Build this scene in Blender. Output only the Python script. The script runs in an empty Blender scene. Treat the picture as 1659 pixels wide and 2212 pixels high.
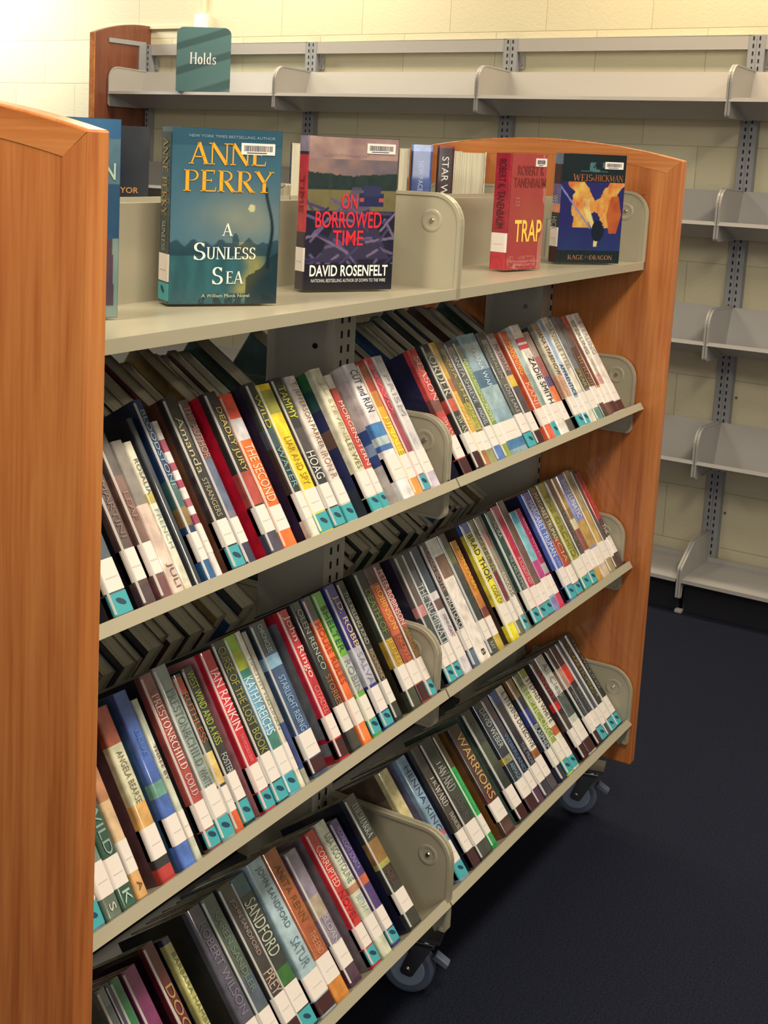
import bpy, bmesh, math, random
from mathutils import Matrix, Vector
random.seed(7)
SC = bpy.context.scene
COL = SC.collection

# ---------------------------------------------------------------- camera
cam_d = bpy.data.cameras.new('camera'); cam = bpy.data.objects.new('camera', cam_d); COL.objects.link(cam)
YAW, PITCH, ROLL = 0.9855, -0.1585, 0.0415
F = Vector((math.sin(YAW)*math.cos(PITCH), math.cos(YAW)*math.cos(PITCH), math.sin(PITCH)))
R0 = F.cross(Vector((0, 0, 1))).normalized(); U0 = R0.cross(F)
RV = R0*math.cos(ROLL)+U0*math.sin(ROLL); UV = -R0*math.sin(ROLL)+U0*math.cos(ROLL)
M = Matrix.Identity(4)
for i in range(3):
    M[i][0], M[i][1], M[i][2] = RV[i], UV[i], -F[i]
M.translation = (-0.9838, -0.9219, 1.5166)
cam.matrix_world = M
cam_d.sensor_width = 36; cam_d.lens = 2823.77/2212*36
cam_d.shift_x = 222.57/2212; cam_d.shift_y = -330.9/2212
cam_d.clip_start = .02
SC.camera = cam

# ---------------------------------------------------------------- world, lamps, exposure
vs = SC.view_settings
SC.display_settings.display_device = 'sRGB'
vs.view_transform = 'Standard'; vs.look = 'None'; vs.gamma = 1; vs.use_curve_mapping = False
vs.exposure = 0.3
w = bpy.data.worlds.new('world'); SC.world = w; w.use_nodes = True
w.node_tree.nodes['Background'].inputs[0].default_value = (.82, .92, 1.0, 1)
w.node_tree.nodes['Background'].inputs[1].default_value = 0.075

def area(name, loc, sx, sy, power, color=(1, .85, .62), rot=(0, 0, 0), spread=math.pi):
    l = bpy.data.lights.new(name, 'AREA'); l.shape = 'RECTANGLE'; l.size = sx; l.size_y = sy
    l.energy = power; l.color = color; l.spread = spread
    o = bpy.data.objects.new(name, l); o.location = loc; o.rotation_euler = rot; COL.objects.link(o)
    return o
# recessed fluorescent troffers in the ceiling
WARM = (1, .87, .67)
for (x, y, p) in ((-.1, -.95, 40), (1.7, -1.05, 32), (-.8, .2, 34), (-.6, 2.2, 16), (1.7, 1.7, 11)):
    area('ceiling_troffer', (x, y, 2.72), 1.2, .3, p, WARM)
for x, p in ((-2.4, 20), (0, 20), (2.4, 17)):  # unseen strip lamps added to draw highlight lines along the book spines
    area('added_highlight_strip', (x, -4.0, 2.72), .05, 4.0, p, WARM)
for (x, y, p, c) in ((3.3, .3, 19, (1, .76, .48)), (3.3, 2.2, 21, (1, .84, .60)), (3.1, 4.3, 58, (1, .95, .84))):
    area('wall_troffer', (x, y, 2.72), .25, 1.2, p, c)
# tall window on the far left of the room
area('left_window', (-4.6, -2.5, 1.75), 1.6, 1.0, 34, (1, .97, .92), (0, -math.pi/2, 0))

# ---------------------------------------------------------------- helpers
TINT = (1.0, .90, .74)
def lin(c):
    return c/12.92 if c <= .04045 else ((c+.055)/1.055)**2.4
def hx(h):
    return tuple(lin(int(h[i:i+2], 16)/255) for i in (0, 2, 4))
def A(h, g=1.0):
    c = hx(h)
    return tuple(min(.88, max(.004, g*c[i]/TINT[i])) for i in range(3))

class MB:
    def __init__(s): s.v = []; s.f = []; s.c = []
    def quad(s, pts, col=(1, 1, 1)):
        b = len(s.v); s.v += [tuple(p) for p in pts]; s.f.append(tuple(range(b, b+len(pts)))); s.c.append(col)
    def box(s, x0, y0, z0, x1, y1, z1, col=(1, 1, 1)):
        b = len(s.v)
        s.v += [(x, y, z) for x in (x0, x1) for y in (y0, y1) for z in (z0, z1)]
        for f in ((0, 1, 3, 2), (4, 6, 7, 5), (0, 4, 5, 1), (2, 3, 7, 6), (0, 2, 6, 4), (1, 5, 7, 3)):
            s.f.append(tuple(b+i for i in f)); s.c.append(col)
    def prism(s, prof, a0, a1, axis, col=(1, 1, 1)):
        # prof: 2D polygon; extruded along axis ('x': prof=(y,z); 'y': prof=(x,z); 'z': prof=(x,y))
        b = len(s.v); n = len(prof)
        def P(p, a):
            return (a, p[0], p[1]) if axis == 'x' else ((p[0], a, p[1]) if axis == 'y' else (p[0], p[1], a))
        s.v += [P(p, a0) for p in prof]+[P(p, a1) for p in prof]
        s.f.append(tuple(b+i for i in range(n))); s.c.append(col)
        s.f.append(tuple(b+n+i for i in reversed(range(n)))); s.c.append(col)
        for i in range(n):
            j = (i+1) % n
            s.f.append((b+i, b+n+i, b+n+j, b+j)); s.c.append(col)
    def cyl(s, c, r, a0, a1, axis='z', n=20, col=(1, 1, 1), r2=None):
        r2 = r if r2 is None else r2
        b = len(s.v)
        for (a, rr) in ((a0, r), (a1, r2)):
            for i in range(n):
                t = 2*math.pi*i/n; p, q = rr*math.cos(t), rr*math.sin(t)
                s.v.append({'x': (a, c[0]+p, c[1]+q), 'y': (c[0]+p, a, c[1]+q), 'z': (c[0]+p, c[1]+q, a)}[axis])
        s.f.append(tuple(b+i for i in range(n))); s.c.append(col)
        s.f.append(tuple(b+n+i for i in reversed(range(n)))); s.c.append(col)
        for i in range(n):
            j = (i+1) % n
            s.f.append((b+i, b+n+i, b+n+j, b+j)); s.c.append(col)
    def build(s, name, mat, parent=None, bevel=0, smooth=False, seg=2):
        me = bpy.data.meshes.new(name); me.from_pydata(s.v, [], s.f)
        at = me.color_attributes.new('Col', 'FLOAT_COLOR', 'CORNER')
        k = 0
        buf = []
        for f, c in zip(s.f, s.c):
            buf += [c[0], c[1], c[2], 1.0]*len(f)
        at.data.foreach_set('color', buf)
        bm = bmesh.new(); bm.from_mesh(me); bmesh.ops.recalc_face_normals(bm, faces=bm.faces)
        if bevel: bmesh.ops.remove_doubles(bm, verts=bm.verts, dist=1e-6)
        bm.to_mesh(me); bm.free()
        if smooth: me.polygons.foreach_set('use_smooth', [True]*len(me.polygons))
        me.materials.append(mat)
        o = bpy.data.objects.new(name, me); COL.objects.link(o)
        if parent is not None: o.parent = parent
        if bevel:
            m = o.modifiers.new('bevel', 'BEVEL'); m.width = bevel; m.segments = seg; m.limit_method = 'ANGLE'; m.angle_limit = math.radians(50)
        return o

def thing(name, label, cat, mat=None, loc=(0, 0, 0), group=None):
    o = bpy.data.objects.new(name, None); COL.objects.link(o)
    o.empty_display_size = .02
    if mat is not None: o.matrix_world = mat
    else: o.location = loc
    o['label'] = label; o['category'] = cat
    if group: o['group'] = group
    return o

# ---------------------------------------------------------------- materials
def mat(name, color=(.8, .8, .8), rough=.5, metal=0, coat=0, attr=False, spec=.5):
    m = bpy.data.materials.new(name); m.use_nodes = True
    b = m.node_tree.nodes['Principled BSDF']
    b.inputs['Base Color'].default_value = (*color, 1); b.inputs['Roughness'].default_value = rough
    b.inputs['Metallic'].default_value = metal; b.inputs['Coat Weight'].default_value = coat
    b.inputs['Coat Roughness'].default_value = .12; b.inputs['Specular IOR Level'].default_value = spec
    if attr:
        a = m.node_tree.nodes.new('ShaderNodeAttribute'); a.attribute_name = 'Col'
        m.node_tree.links.new(a.outputs['Color'], b.inputs['Base Color'])
    return m
def nodes(m): return m.node_tree.nodes, m.node_tree.links, m.node_tree.nodes['Principled BSDF']
def noise_bump(m, scale, strength, dist=.002, coord='Object'):
    n, l, b = nodes(m)
    tc = n.new('ShaderNodeTexCoord'); nz = n.new('ShaderNodeTexNoise'); nz.inputs['Scale'].default_value = scale; nz.inputs['Detail'].default_value = 4
    l.new(tc.outputs[coord], nz.inputs['Vector'])
    bp = n.new('ShaderNodeBump'); bp.inputs['Strength'].default_value = strength; bp.inputs['Distance'].default_value = dist
    l.new(nz.outputs['Fac'], bp.inputs['Height']); l.new(bp.outputs['Normal'], b.inputs['Normal'])
    return nz, bp

JACKET = mat('book_jacket', rough=.42, coat=1.0, attr=True)
JACKET.node_tree.nodes['Principled BSDF'].inputs['Coat Roughness'].default_value = .06
def jacket_nodes():
    # printed jackets: slight mottling of the ink under a clear film
    n, l, b = nodes(JACKET)
    a = [x for x in n if x.type == 'ATTRIBUTE'][0]
    tc = n.new('ShaderNodeTexCoord'); oi = n.new('ShaderNodeObjectInfo')
    add = n.new('ShaderNodeVectorMath'); add.operation = 'ADD'
    l.new(tc.outputs['Object'], add.inputs[0]); l.new(oi.outputs['Location'], add.inputs[1])
    nz = n.new('ShaderNodeTexNoise'); nz.inputs['Scale'].default_value = 55; nz.inputs['Detail'].default_value = 3
    l.new(add.outputs[0], nz.inputs['Vector'])
    r = n.new('ShaderNodeMapRange'); r.inputs[1].default_value = .3; r.inputs[2].default_value = .7; r.inputs[3].default_value = .66; r.inputs[4].default_value = 1.3
    l.new(nz.outputs['Fac'], r.inputs[0])
    mx = n.new('ShaderNodeMix'); mx.data_type = 'RGBA'; mx.blend_type = 'MULTIPLY'; mx.inputs[0].default_value = .8
    l.new(a.outputs['Color'], mx.inputs[6]); l.new(r.outputs[0], mx.inputs[7]); l.new(mx.outputs[2], b.inputs['Base Color'])
    nz2 = n.new('ShaderNodeTexNoise'); nz2.inputs['Scale'].default_value = 30
    l.new(add.outputs[0], nz2.inputs['Vector'])
    bp = n.new('ShaderNodeBump'); bp.inputs['Strength'].default_value = .12; bp.inputs['Distance'].default_value = .002
    l.new(nz2.outputs['Fac'], bp.inputs['Height']); l.new(bp.outputs['Normal'], b.inputs['Normal'])
jacket_nodes()
ART = mat('printed_cover', rough=.35, coat=.5, attr=True)
INK = mat('printed_ink', rough=.4, coat=.4, attr=True)
LABEL = mat('paper_label', A('e4d2bc'), .5, coat=.3)
noise_bump(LABEL, 200, .05)
SMUDGE = mat('label_print', A('cdbba8'), .6)
TEAL = mat('teal_sticker', A('3c9a98'), .4, coat=.4)
noise_bump(TEAL, 120, .1)
DRED = mat('dark_red_sticker', A('3c1018'), .35, coat=.5)
noise_bump(DRED, 120, .1)
NAVY = mat('sticker_mark', A('123a4c'), .5)

PAGES = mat('page_edges', A('cdbf98'), .8)
def pages_nodes():
    n, l, b = nodes(PAGES)
    tc = n.new('ShaderNodeTexCoord'); mp = n.new('ShaderNodeMapping'); mp.inputs['Scale'].default_value = (1400, 6, 6)
    nz = n.new('ShaderNodeTexNoise'); nz.inputs['Scale'].default_value = 1
    l.new(tc.outputs['Object'], mp.inputs[0]); l.new(mp.outputs[0], nz.inputs['Vector'])
    cr = n.new('ShaderNodeValToRGB'); cr.color_ramp.elements[0].position = .3; cr.color_ramp.elements[0].color = (*A('b4a682'), 1); cr.color_ramp.elements[1].position = .65; cr.color_ramp.elements[1].color = (*A('e2d4b0'), 1)
    l.new(nz.outputs['Fac'], cr.inputs[0]); l.new(cr.outputs[0], b.inputs['Base Color'])
pages_nodes()

def paint(name, h, rough=.42):
    m = mat(name, A(h), rough, coat=.12)
    noise_bump(m, 900, .06, .0006)
    return m
CARTGREY = paint('beige_shelf_enamel', 'a69879', .32)
WALLGREY = paint('grey_shelf_enamel', 'a39a8c', .45)
CARTPOST = paint('cart_post_enamel', 'b3a890', .45)
POSTGREY = paint('post_enamel', '8f8c86', .5)
BLACKMET = mat('black_base_enamel', A('15151a'), .5)
noise_bump(BLACKMET, 300, .05)
SLOT = mat('slot_hole', (.004, .004, .005), .9)
noise_bump(SLOT, 100, .05)
STEEL = mat('bright_steel', (.62, .6, .56), .22, metal=1)
noise_bump(STEEL, 300, .03)
PLASTIC = mat('clear_grey_plastic', A('8c9298'), .18, coat=.6)
noise_bump(PLASTIC, 60, .1)
RUBBER = mat('grey_tyre', A('565b64'), .4)
noise_bump(RUBBER, 200, .1)
WHITEPL = mat('white_plastic', A('e8e0d0'), .4)
noise_bump(WHITEPL, 200, .04)
CREAMPL = mat('cream_raceway', A('d8c69a'), .45)
noise_bump(CREAMPL, 200, .04)

def oak(name, c0, c1, c2, axis='z'):
    m = mat(name, (.4, .2, .08), .42, coat=.25)
    n, l, b = nodes(m)
    tc = n.new('ShaderNodeTexCoord'); mp = n.new('ShaderNodeMapping')
    mp.inputs['Scale'].default_value = (7, 7, .55) if axis == 'z' else (7, .55, 7)
    l.new(tc.outputs['Object'], mp.inputs[0])
    wv = n.new('ShaderNodeTexNoise'); wv.inputs['Scale'].default_value = 3.0; wv.inputs['Detail'].default_value = 5; wv.inputs['Roughness'].default_value = .6; wv.inputs['Distortion'].default_value = .8
    l.new(mp.outputs[0], wv.inputs['Vector'])
    mp2 = n.new('ShaderNodeMapping'); mp2.inputs['Scale'].default_value = (170, 170, 5) if axis == 'z' else (170, 5, 170)
    l.new(tc.outputs['Object'], mp2.inputs[0])
    gr = n.new('ShaderNodeTexNoise'); gr.inputs['Scale'].default_value = 1; gr.inputs['Detail'].default_value = 3
    l.new(mp2.outputs[0], gr.inputs['Vector'])
    mxv = n.new('ShaderNodeMath'); mxv.operation = 'MULTIPLY_ADD'; mxv.inputs[1].default_value = .35
    l.new(gr.outputs['Fac'], mxv.inputs[0])
    sc = n.new('ShaderNodeMath'); sc.operation = 'MULTIPLY'; sc.inputs[1].default_value = .7
    l.new(wv.outputs['Fac'], sc.inputs[0]); l.new(sc.outputs[0], mxv.inputs[2])
    cr = n.new('ShaderNodeValToRGB'); e = cr.color_ramp.elements
    e[0].position = .36; e[0].color = (*A(c0), 1); e[1].position = .68; e[1].color = (*A(c2), 1)
    k = e.new(.5); k.color = (*A(c1), 1)
    l.new(mxv.outputs[0], cr.inputs[0]); l.new(cr.outputs[0], b.inputs['Base Color'])
    bp = n.new('ShaderNodeBump'); bp.inputs['Strength'].default_value = .08; bp.inputs['Distance'].default_value = .001
    l.new(gr.outputs['Fac'], bp.inputs['Height']); l.new(bp.outputs['Normal'], b.inputs['Normal'])
    return m
OAK = oak('honey_oak', '984f20', 'b3652e', 'c47a3c')
OAK_SHADED = oak('shaded_oak', '5e2e1c', '6e3a26', '804a30')  # oak darkened in colour for the shade on the wall run's end panel
OAKH = oak('honey_oak_band', '964e20', 'b86a30', 'cc8444', 'y')

# ---------------------------------------------------------------- setting
WYAW = -0.0311
WX, WY = 3.753, 3.026
WD = Vector((math.sin(WYAW), -math.cos(WYAW), 0)); WN = Vector((-math.cos(WYAW), -math.sin(WYAW), 0))
WM = Matrix.Identity(4)          # wall frame: x along the wall (left to right), y into the wall, z up
for i in range(3):
    WM[i][0] = WD[i]; WM[i][1] = -WN[i]; WM[i][2] = (0, 0, 1)[i]
WM.translation = (WX, WY, 0)
WOUT = -.035                     # block face lies behind the shelf posts

def structure(o): o['kind'] = 'structure'; return o
blk = mat('painted_block', A('e3d4ac'), .55)
def block_nodes():
    n, l, b = nodes(blk)
    tc = n.new('ShaderNodeTexCoord'); sp = n.new('ShaderNodeSeparateXYZ'); cb = n.new('ShaderNodeCombineXYZ')
    l.new(tc.outputs['Object'], sp.inputs[0])
    ax = n.new('ShaderNodeMath'); ax.operation = 'ADD'; ax.inputs[1].default_value = 8.128+.69+.203
    az = n.new('ShaderNodeMath'); az.operation = 'ADD'; az.inputs[1].default_value = -.166+2.032
    l.new(sp.outputs[0], ax.inputs[0]); l.new(sp.outputs[2], az.inputs[0]); l.new(ax.outputs[0], cb.inputs[0]); l.new(az.outputs[0], cb.inputs[1])
    br = n.new('ShaderNodeTexBrick'); br.offset = .5; br.offset_frequency = 2; br.squash = 1
    br.inputs['Scale'].default_value = 1; br.inputs['Brick Width'].default_value = .4064; br.inputs['Row Height'].default_value = .2032
    br.inputs['Mortar Size'].default_value = .0022; br.inputs['Mortar Smooth'].default_value = .35; br.inputs['Bias'].default_value = 0
    br.inputs['Color1'].default_value = (*A('d2c49c'), 1); br.inputs['Color2'].default_value = (*A('cabc94'), 1); br.inputs['Mortar'].default_value = (*A('b4a680'), 1)
    l.new(cb.outputs[0], br.inputs['Vector']); l.new(br.outputs['Color'], b.inputs['Base Color'])
    nz = n.new('ShaderNodeTexNoise'); nz.inputs['Scale'].default_value = 90; nz.inputs['Detail'].default_value = 6
    l.new(tc.outputs['Object'], nz.inputs['Vector'])
    h = n.new('ShaderNodeMath'); h.operation = 'MULTIPLY_ADD'; h.inputs[1].default_value = -2.5
    l.new(br.outputs['Fac'], h.inputs[0]); l.new(nz.outputs['Fac'], h.inputs[2])
    bp = n.new('ShaderNodeBump'); bp.inputs['Strength'].default_value = .35; bp.inputs['Distance'].default_value = .003
    l.new(h.outputs[0], bp.inputs['Height']); l.new(bp.outputs['Normal'], b.inputs['Normal'])
block_nodes()
mb = MB(); mb.box(-4.5, -WOUT, 0, 9.5, -WOUT+.2, 2.8)
wall = structure(mb.build('wall_back', blk)); wall.matrix_world = WM

carpet = mat('navy_carpet', A('20222c'), .95, spec=.2)
def carpet_nodes():
    n, l, b = nodes(carpet)
    tc = n.new('ShaderNodeTexCoord'); nz = n.new('ShaderNodeTexNoise'); nz.inputs['Scale'].default_value = 260; nz.inputs['Detail'].default_value = 5
    l.new(tc.outputs['Object'], nz.inputs['Vector'])
    cr = n.new('ShaderNodeValToRGB'); e = cr.color_ramp.elements; e[0].position = .35; e[0].color = (*A('070912'), 1); e[1].position = .7; e[1].color = (*A('1a2030'), 1)
    l.new(nz.outputs['Fac'], cr.inputs[0]); l.new(cr.outputs[0], b.inputs['Base Color'])
    bp = n.new('ShaderNodeBump'); bp.inputs['Strength'].default_value = .6; bp.inputs['Distance'].default_value = .004
    l.new(nz.outputs['Fac'], bp.inputs['Height']); l.new(bp.outputs['Normal'], b.inputs['Normal'])
carpet_nodes()
mb = MB(); mb.box(-5, -7, -.05, 4.2, 8, 0)
structure(mb.build('floor', carpet))
tile = mat('ceiling_tile', A('e6dcc4'), .8); noise_bump(tile, 80, .3)
mb = MB(); mb.box(-5, -7, 2.8, 4.2, 8, 2.85)
structure(mb.build('ceiling', tile))
plaster = mat('painted_plaster', A('d2c49c'), .7); noise_bump(plaster, 60, .2)
mb = MB(); mb.box(-5, 7.6, 0, 4.2, 7.8, 2.8)
structure(mb.build('wall_left', plaster))

# ---------------------------------------------------------------- shelving helpers
W = .914
def rounded(pts):
    # pts: list of (y, z, r) corners -> polygon with rounded corners
    out = []
    n = len(pts)
    for i in range(n):
        p = Vector(pts[i][:2]); r = pts[i][2]
        if r <= 0: out.append(tuple(p)); continue
        a = (Vector(pts[i-1][:2])-p).normalized(); b = (Vector(pts[(i+1) % n][:2])-p).normalized()
        ang = a.angle(b); d = r/math.tan(ang/2)
        c = p+(a+b).normalized()*(r/math.sin(ang/2))
        s = p+a*d-c; e = p+b*d-c
        a0 = math.atan2(s.y, s.x); a1 = math.atan2(e.y, e.x)
        da = (a1-a0+math.pi) % (2*math.pi)-math.pi
        for k in range(9):
            t = a0+da*k/8; out.append((c.x+r*math.cos(t), c.y+r*math.sin(t)))
    return out

def bracket(parent, x, prof, dim, side, enamel, screw=True):
    # plate with a rolled rim, plus a pressed dimple carrying a screw
    mb = MB(); mb.prism(prof, x-.0016, x+.0016, 'x')
    n = len(prof)
    o = mb.build('bracket', enamel, parent, bevel=.0012)
    cy = sum(p[0] for p in prof)/n; cz = sum(p[1] for p in prof)/n
    rim = MB()
    inner = []
    for i in range(n):
        p = Vector(prof[i]); q = Vector((cy, cz))
        a = (Vector(prof[i-1])-p); b = (Vector(prof[(i+1) % n])-p)
        t = (b-a).normalized(); nn = Vector((-t.y, t.x))
        if nn.dot(q-p) < 0: nn = -nn
        inner.append(tuple(p+nn*.0055))
    for i in range(n):
        j = (i+1) % n
        for (xa, xb) in ((x-.0035, x+.0035),):
            a, b2, c, d = prof[i], prof[j], inner[j], inner[i]
            rim.quad([(xa, *a), (xa, *b2), (xa, *c), (xa, *d)]); rim.quad([(xb, *a), (xb, *b2), (xb, *c), (xb, *d)])
            rim.quad([(xa, *a), (xa, *b2), (xb, *b2), (xb, *a)]); rim.quad([(xa, *d), (xa, *c), (xb, *c), (xb, *d)])
    rim.build('rolled_rim', enamel, o)
    if dim:
        xs = x+side*.0018
        d = MB(); rings = [(.019, 0), (.0165, .0014), (.013, .0006), (.008, -.0006), (.0, -.0008)]
        b0 = 0
        for r, h in rings:
            for k in range(24):
                t = 2*math.pi*k/24; d.v.append((xs+side*h, dim[0]+r*math.cos(t), dim[1]+r*math.sin(t)))
        for i in range(len(rings)-1):
            for k in range(24):
                d.f.append((i*24+k, i*24+(k+1) % 24, (i+1)*24+(k+1) % 24, (i+1)*24+k)); d.c.append((1, 1, 1))
        d.build('dimple', enamel, o, smooth=True)
        if screw:
            s2 = MB(); s2.cyl(dim, .005, xs-.001*side, xs+.0022*side, 'x', 14, r2=.0032)
            s2.build('screw', STEEL, o)
    return o

def shelf_mesh(x0, x1, P0, t, depth, up, lip, enamel, parent, name, thick=.0022):
    # bent sheet: front lip, floor sloping back by t, upstand square to the floor
    e = Vector((math.cos(t), -math.sin(t))); u = Vector((math.sin(t), math.cos(t)))
    p = Vector(P0)
    c = [p+e*.008-u*lip, p-u*lip, p, p+e*.008, p+e*.0095-u*.003, p+e*depth-u*.003, p+e*depth+u*up, p+e*(depth+.009)+u*up, p+e*(depth+.009)+u*(up-.008)]
    mb = MB()
    n = len(c)
    nor = []
    for i in range(n):
        a = c[max(0, i-1)]; b = c[min(n-1, i+1)]; d = (b-a).normalized(); nor.append(Vector((d.y, -d.x)))
    c2 = [c[i]+nor[i]*thick for i in range(n)]
    prof = [tuple(q) for q in c]+[tuple(q) for q in reversed(c2)]
    m = len(prof)
    b0 = 0
    mb.v += [(x0, *q) for q in prof]+[(x1, *q) for q in prof]
    for i in range(m):
        j = (i+1) % m; mb.f.append((i, m+i, m+j, j)); mb.c.append((1, 1, 1))
    for i in range(n-1):
        k = m-1-i
        for o_ in (0, m):
            mb.f.append((o_+i, o_+i+1, o_+k-1, o_+k)); mb.c.append((1, 1, 1))
    return mb.build(name, enamel, parent, bevel=.0007, seg=2)

def slots(parent, x, y, z0, z1, dx, name='slot_column'):
    mb = MB(); z = z0
    while z < z1:
        mb.box(x+dx-.0022, y-.0006, z, x+dx+.0022, y+.002, z+.0125); z += .0254
    mb.build(name, SLOT, parent)

# ---------------------------------------------------------------- the mobile double-sided bookcase
YC = .275
cart = thing('mobile_bookcase', 'double-sided mobile bookcase with oak end panels and beige tilted metal shelves', 'bookcase', loc=(0, 0, 0))
LEVELS = {1: (-.017, .9986, 32, .175), 2: (-.0228, .6361, 32, .175), 3: (-.051, .268, 38, .19)}

def panel_prof(y0, y1, zb, zc, za):
    yc = (y0+y1)/2; hw = (y1-y0)/2; sag = za-zc
    Rr = (hw*hw+sag*sag)/(2*sag); cz = za-Rr
    pts = [(y0, zb), (y0, zc)]
    for k in range(1, 24):
        y = y0+(y1-y0)*k/24; pts.append((y, cz+math.sqrt(Rr*Rr-(y-yc)**2)))
    pts += [(y1, zc), (y1, zb)]
    return pts, (lambda y: cz+math.sqrt(max(0, Rr*Rr-(y-yc)**2)))
def oak_panel(parent, x0, x1, y0, y1, zb, zc, za, frame=.034, both=True):
    prof, topz = panel_prof(y0, y1, zb, zc, za)
    mb = MB(); mb.prism(prof, x0, x1, 'x')
    o = mb.build('end_panel', OAK, parent, bevel=.0022)
    # mitred bands laid along the edges of both faces
    for xs, sd in ((x0, -1), (x1, 1)):
        xa, xb = (xs-.0006, xs+.001) if sd < 0 else (xs-.001, xs+.0006)
        b = MB()
        for (ya, yb) in ((y0+.003, y0+frame), (y1-frame, y1-.003)):
            outer = ya if ya < (y0+y1)/2 else yb
            inn = yb if outer == ya else ya
            b.prism([(outer, zb+.003), (outer, topz(outer)-.004), (inn, topz(inn)-frame), (inn, zb+.003)], xa, xb, 'x')
        b.build('edge_band', OAK, o)
        c = MB(); N = 24
        ys = [y0+.003+(y1-y0-.006)*k/N for k in range(N+1)]
        yi = [y0+frame+(y1-y0-2*frame)*k/N for k in range(N+1)]
        for k in range(N):
            c.prism([(ys[k], topz(ys[k])-.003), (ys[k+1], topz(ys[k+1])-.003), (yi[k+1], topz(yi[k+1])-frame), (yi[k], topz(yi[k])-frame)], xa, xb, 'x')
        c.build('top_band', OAKH, o)
    return o
oak_panel(cart, -.034, -.004, -.062, 2*YC+.062, .155, 1.528, 1.567)
rp = oak_panel(cart, 2*W+.004, 2*W+.034, -.062, 2*YC+.062, .155, 1.528, 1.567)
mb = MB(); mb.cyl((.015, 1.455), .0022, 2*W+.001, 2*W+.0045, 'x', 10); mb.build('peg', OAK, rp)

for px, dxs in ((.030, (.02,)), (W, (-.0115, .0115)), (2*W-.030, (.024,))):
    hw = .034 if px == W else .030
    mb = MB()
    mb.box(px-hw, .207, .2, px+hw, .209, 1.39); mb.box(px-hw, .207, .2, px-hw+.002, .343, 1.39); mb.box(px+hw-.002, .207, .2, px+hw, .343, 1.39); mb.box(px-hw, .341, .2, px+hw, .343, 1.39)
    po = mb.build('post', CARTPOST, cart, bevel=.0015)
    for dx in dxs:
        slots(po, px, .2066, .24, 1.41, dx); 
    mb = MB()
    for z in (1.19, .83, .47): mb.cyl((.245, z), .005, px-hw-.001, px-hw+.001, 'x', 12)
    mb.build('bolt_hole', SLOT if px == W else STEEL, po)

top_br = rounded([(0, 1.288, .004), (0, 1.459, .05), (.215, 1.459, .004), (.215, 1.288, .004)])
def lvl_br(lv):
    y, z, t, d = LEVELS[lv]
    if lv < 3:
        return rounded([(-.003+y+.017, z-.073, .012), (-.003+y+.017, z+.098, .05), (.21, z+.098, .004), (.21, z-.13, .004), (.10, z-.073, .004)])
    return rounded([(-.056, .206, .006), (-.056, .383, .055), (.19, .383, .004), (.19, .13, .004), (.05, .16, .004), (-.028, .235, .004), (-.037, .206, .006)])
def mirrored(prof): return [(2*YC-p[0], p[1]) for p in prof]
for bay in (0, 1):
    x0 = bay*W; x1 = x0+W
    # top shelves, flat
    for back in (0, 1):
        o = shelf_mesh(x0+.0015, x1-.0015, (0, 1.308), 0, .21, .131, .017, CARTGREY, cart, 'top_shelf')
        if back:
            o.data.transform(Matrix.Scale(-1, 4, (0, 1, 0))); o.data.transform(Matrix.Translation((0, 2*YC, 0))); o.data.flip_normals()
        for xb, sd in ((x0+.0045, -1), (x1-.0045, -1)):
            bracket(cart, xb, mirrored(top_br) if back else top_br, (2*YC-.052, 1.414) if back else (.052, 1.414), sd, CARTGREY)
    for lv, (y, z, t, d) in LEVELS.items():
        for back in (0, 1):
            o = shelf_mesh(x0+.002, x1-.002, (y, z), math.radians(t), d, .085, .016, CARTGREY, cart, 'tilted_shelf')
            if back:
                o.data.transform(Matrix.Scale(-1, 4, (0, 1, 0))); o.data.transform(Matrix.Translation((0, 2*YC, 0))); o.data.flip_normals()
            pr = lvl_br(lv)
            dm = (.042, z+.055) if lv < 3 else (-.012, .335)
            for xb, sd in ((x0+.0045, -1), (x1-.0045, -1)):
                bracket(cart, xb, mirrored(pr) if back else pr, None if back else dm, sd, CARTGREY)
            if not back:
                for xe in (x0+.001, x1-.001):
                    mb = MB(); mb.box(xe-.002, y+.002, z-.022, xe+.002, y+.02, z-.006); mb.build('shelf_clip', BLACKMET, cart)
# added cover over the top-shelf gap, keeps overhead light off the far books
mb = MB(); mb.box(.004, .2215, 1.392, 2*W-.004, .3285, 1.396); mb.box(.004, .2215, 1.37, 2*W-.004, .223, 1.396); mb.box(.004, .327, 1.37, 2*W-.004, .3285, 1.396); mb.build('added_light_block', CARTGREY, cart)
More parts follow.
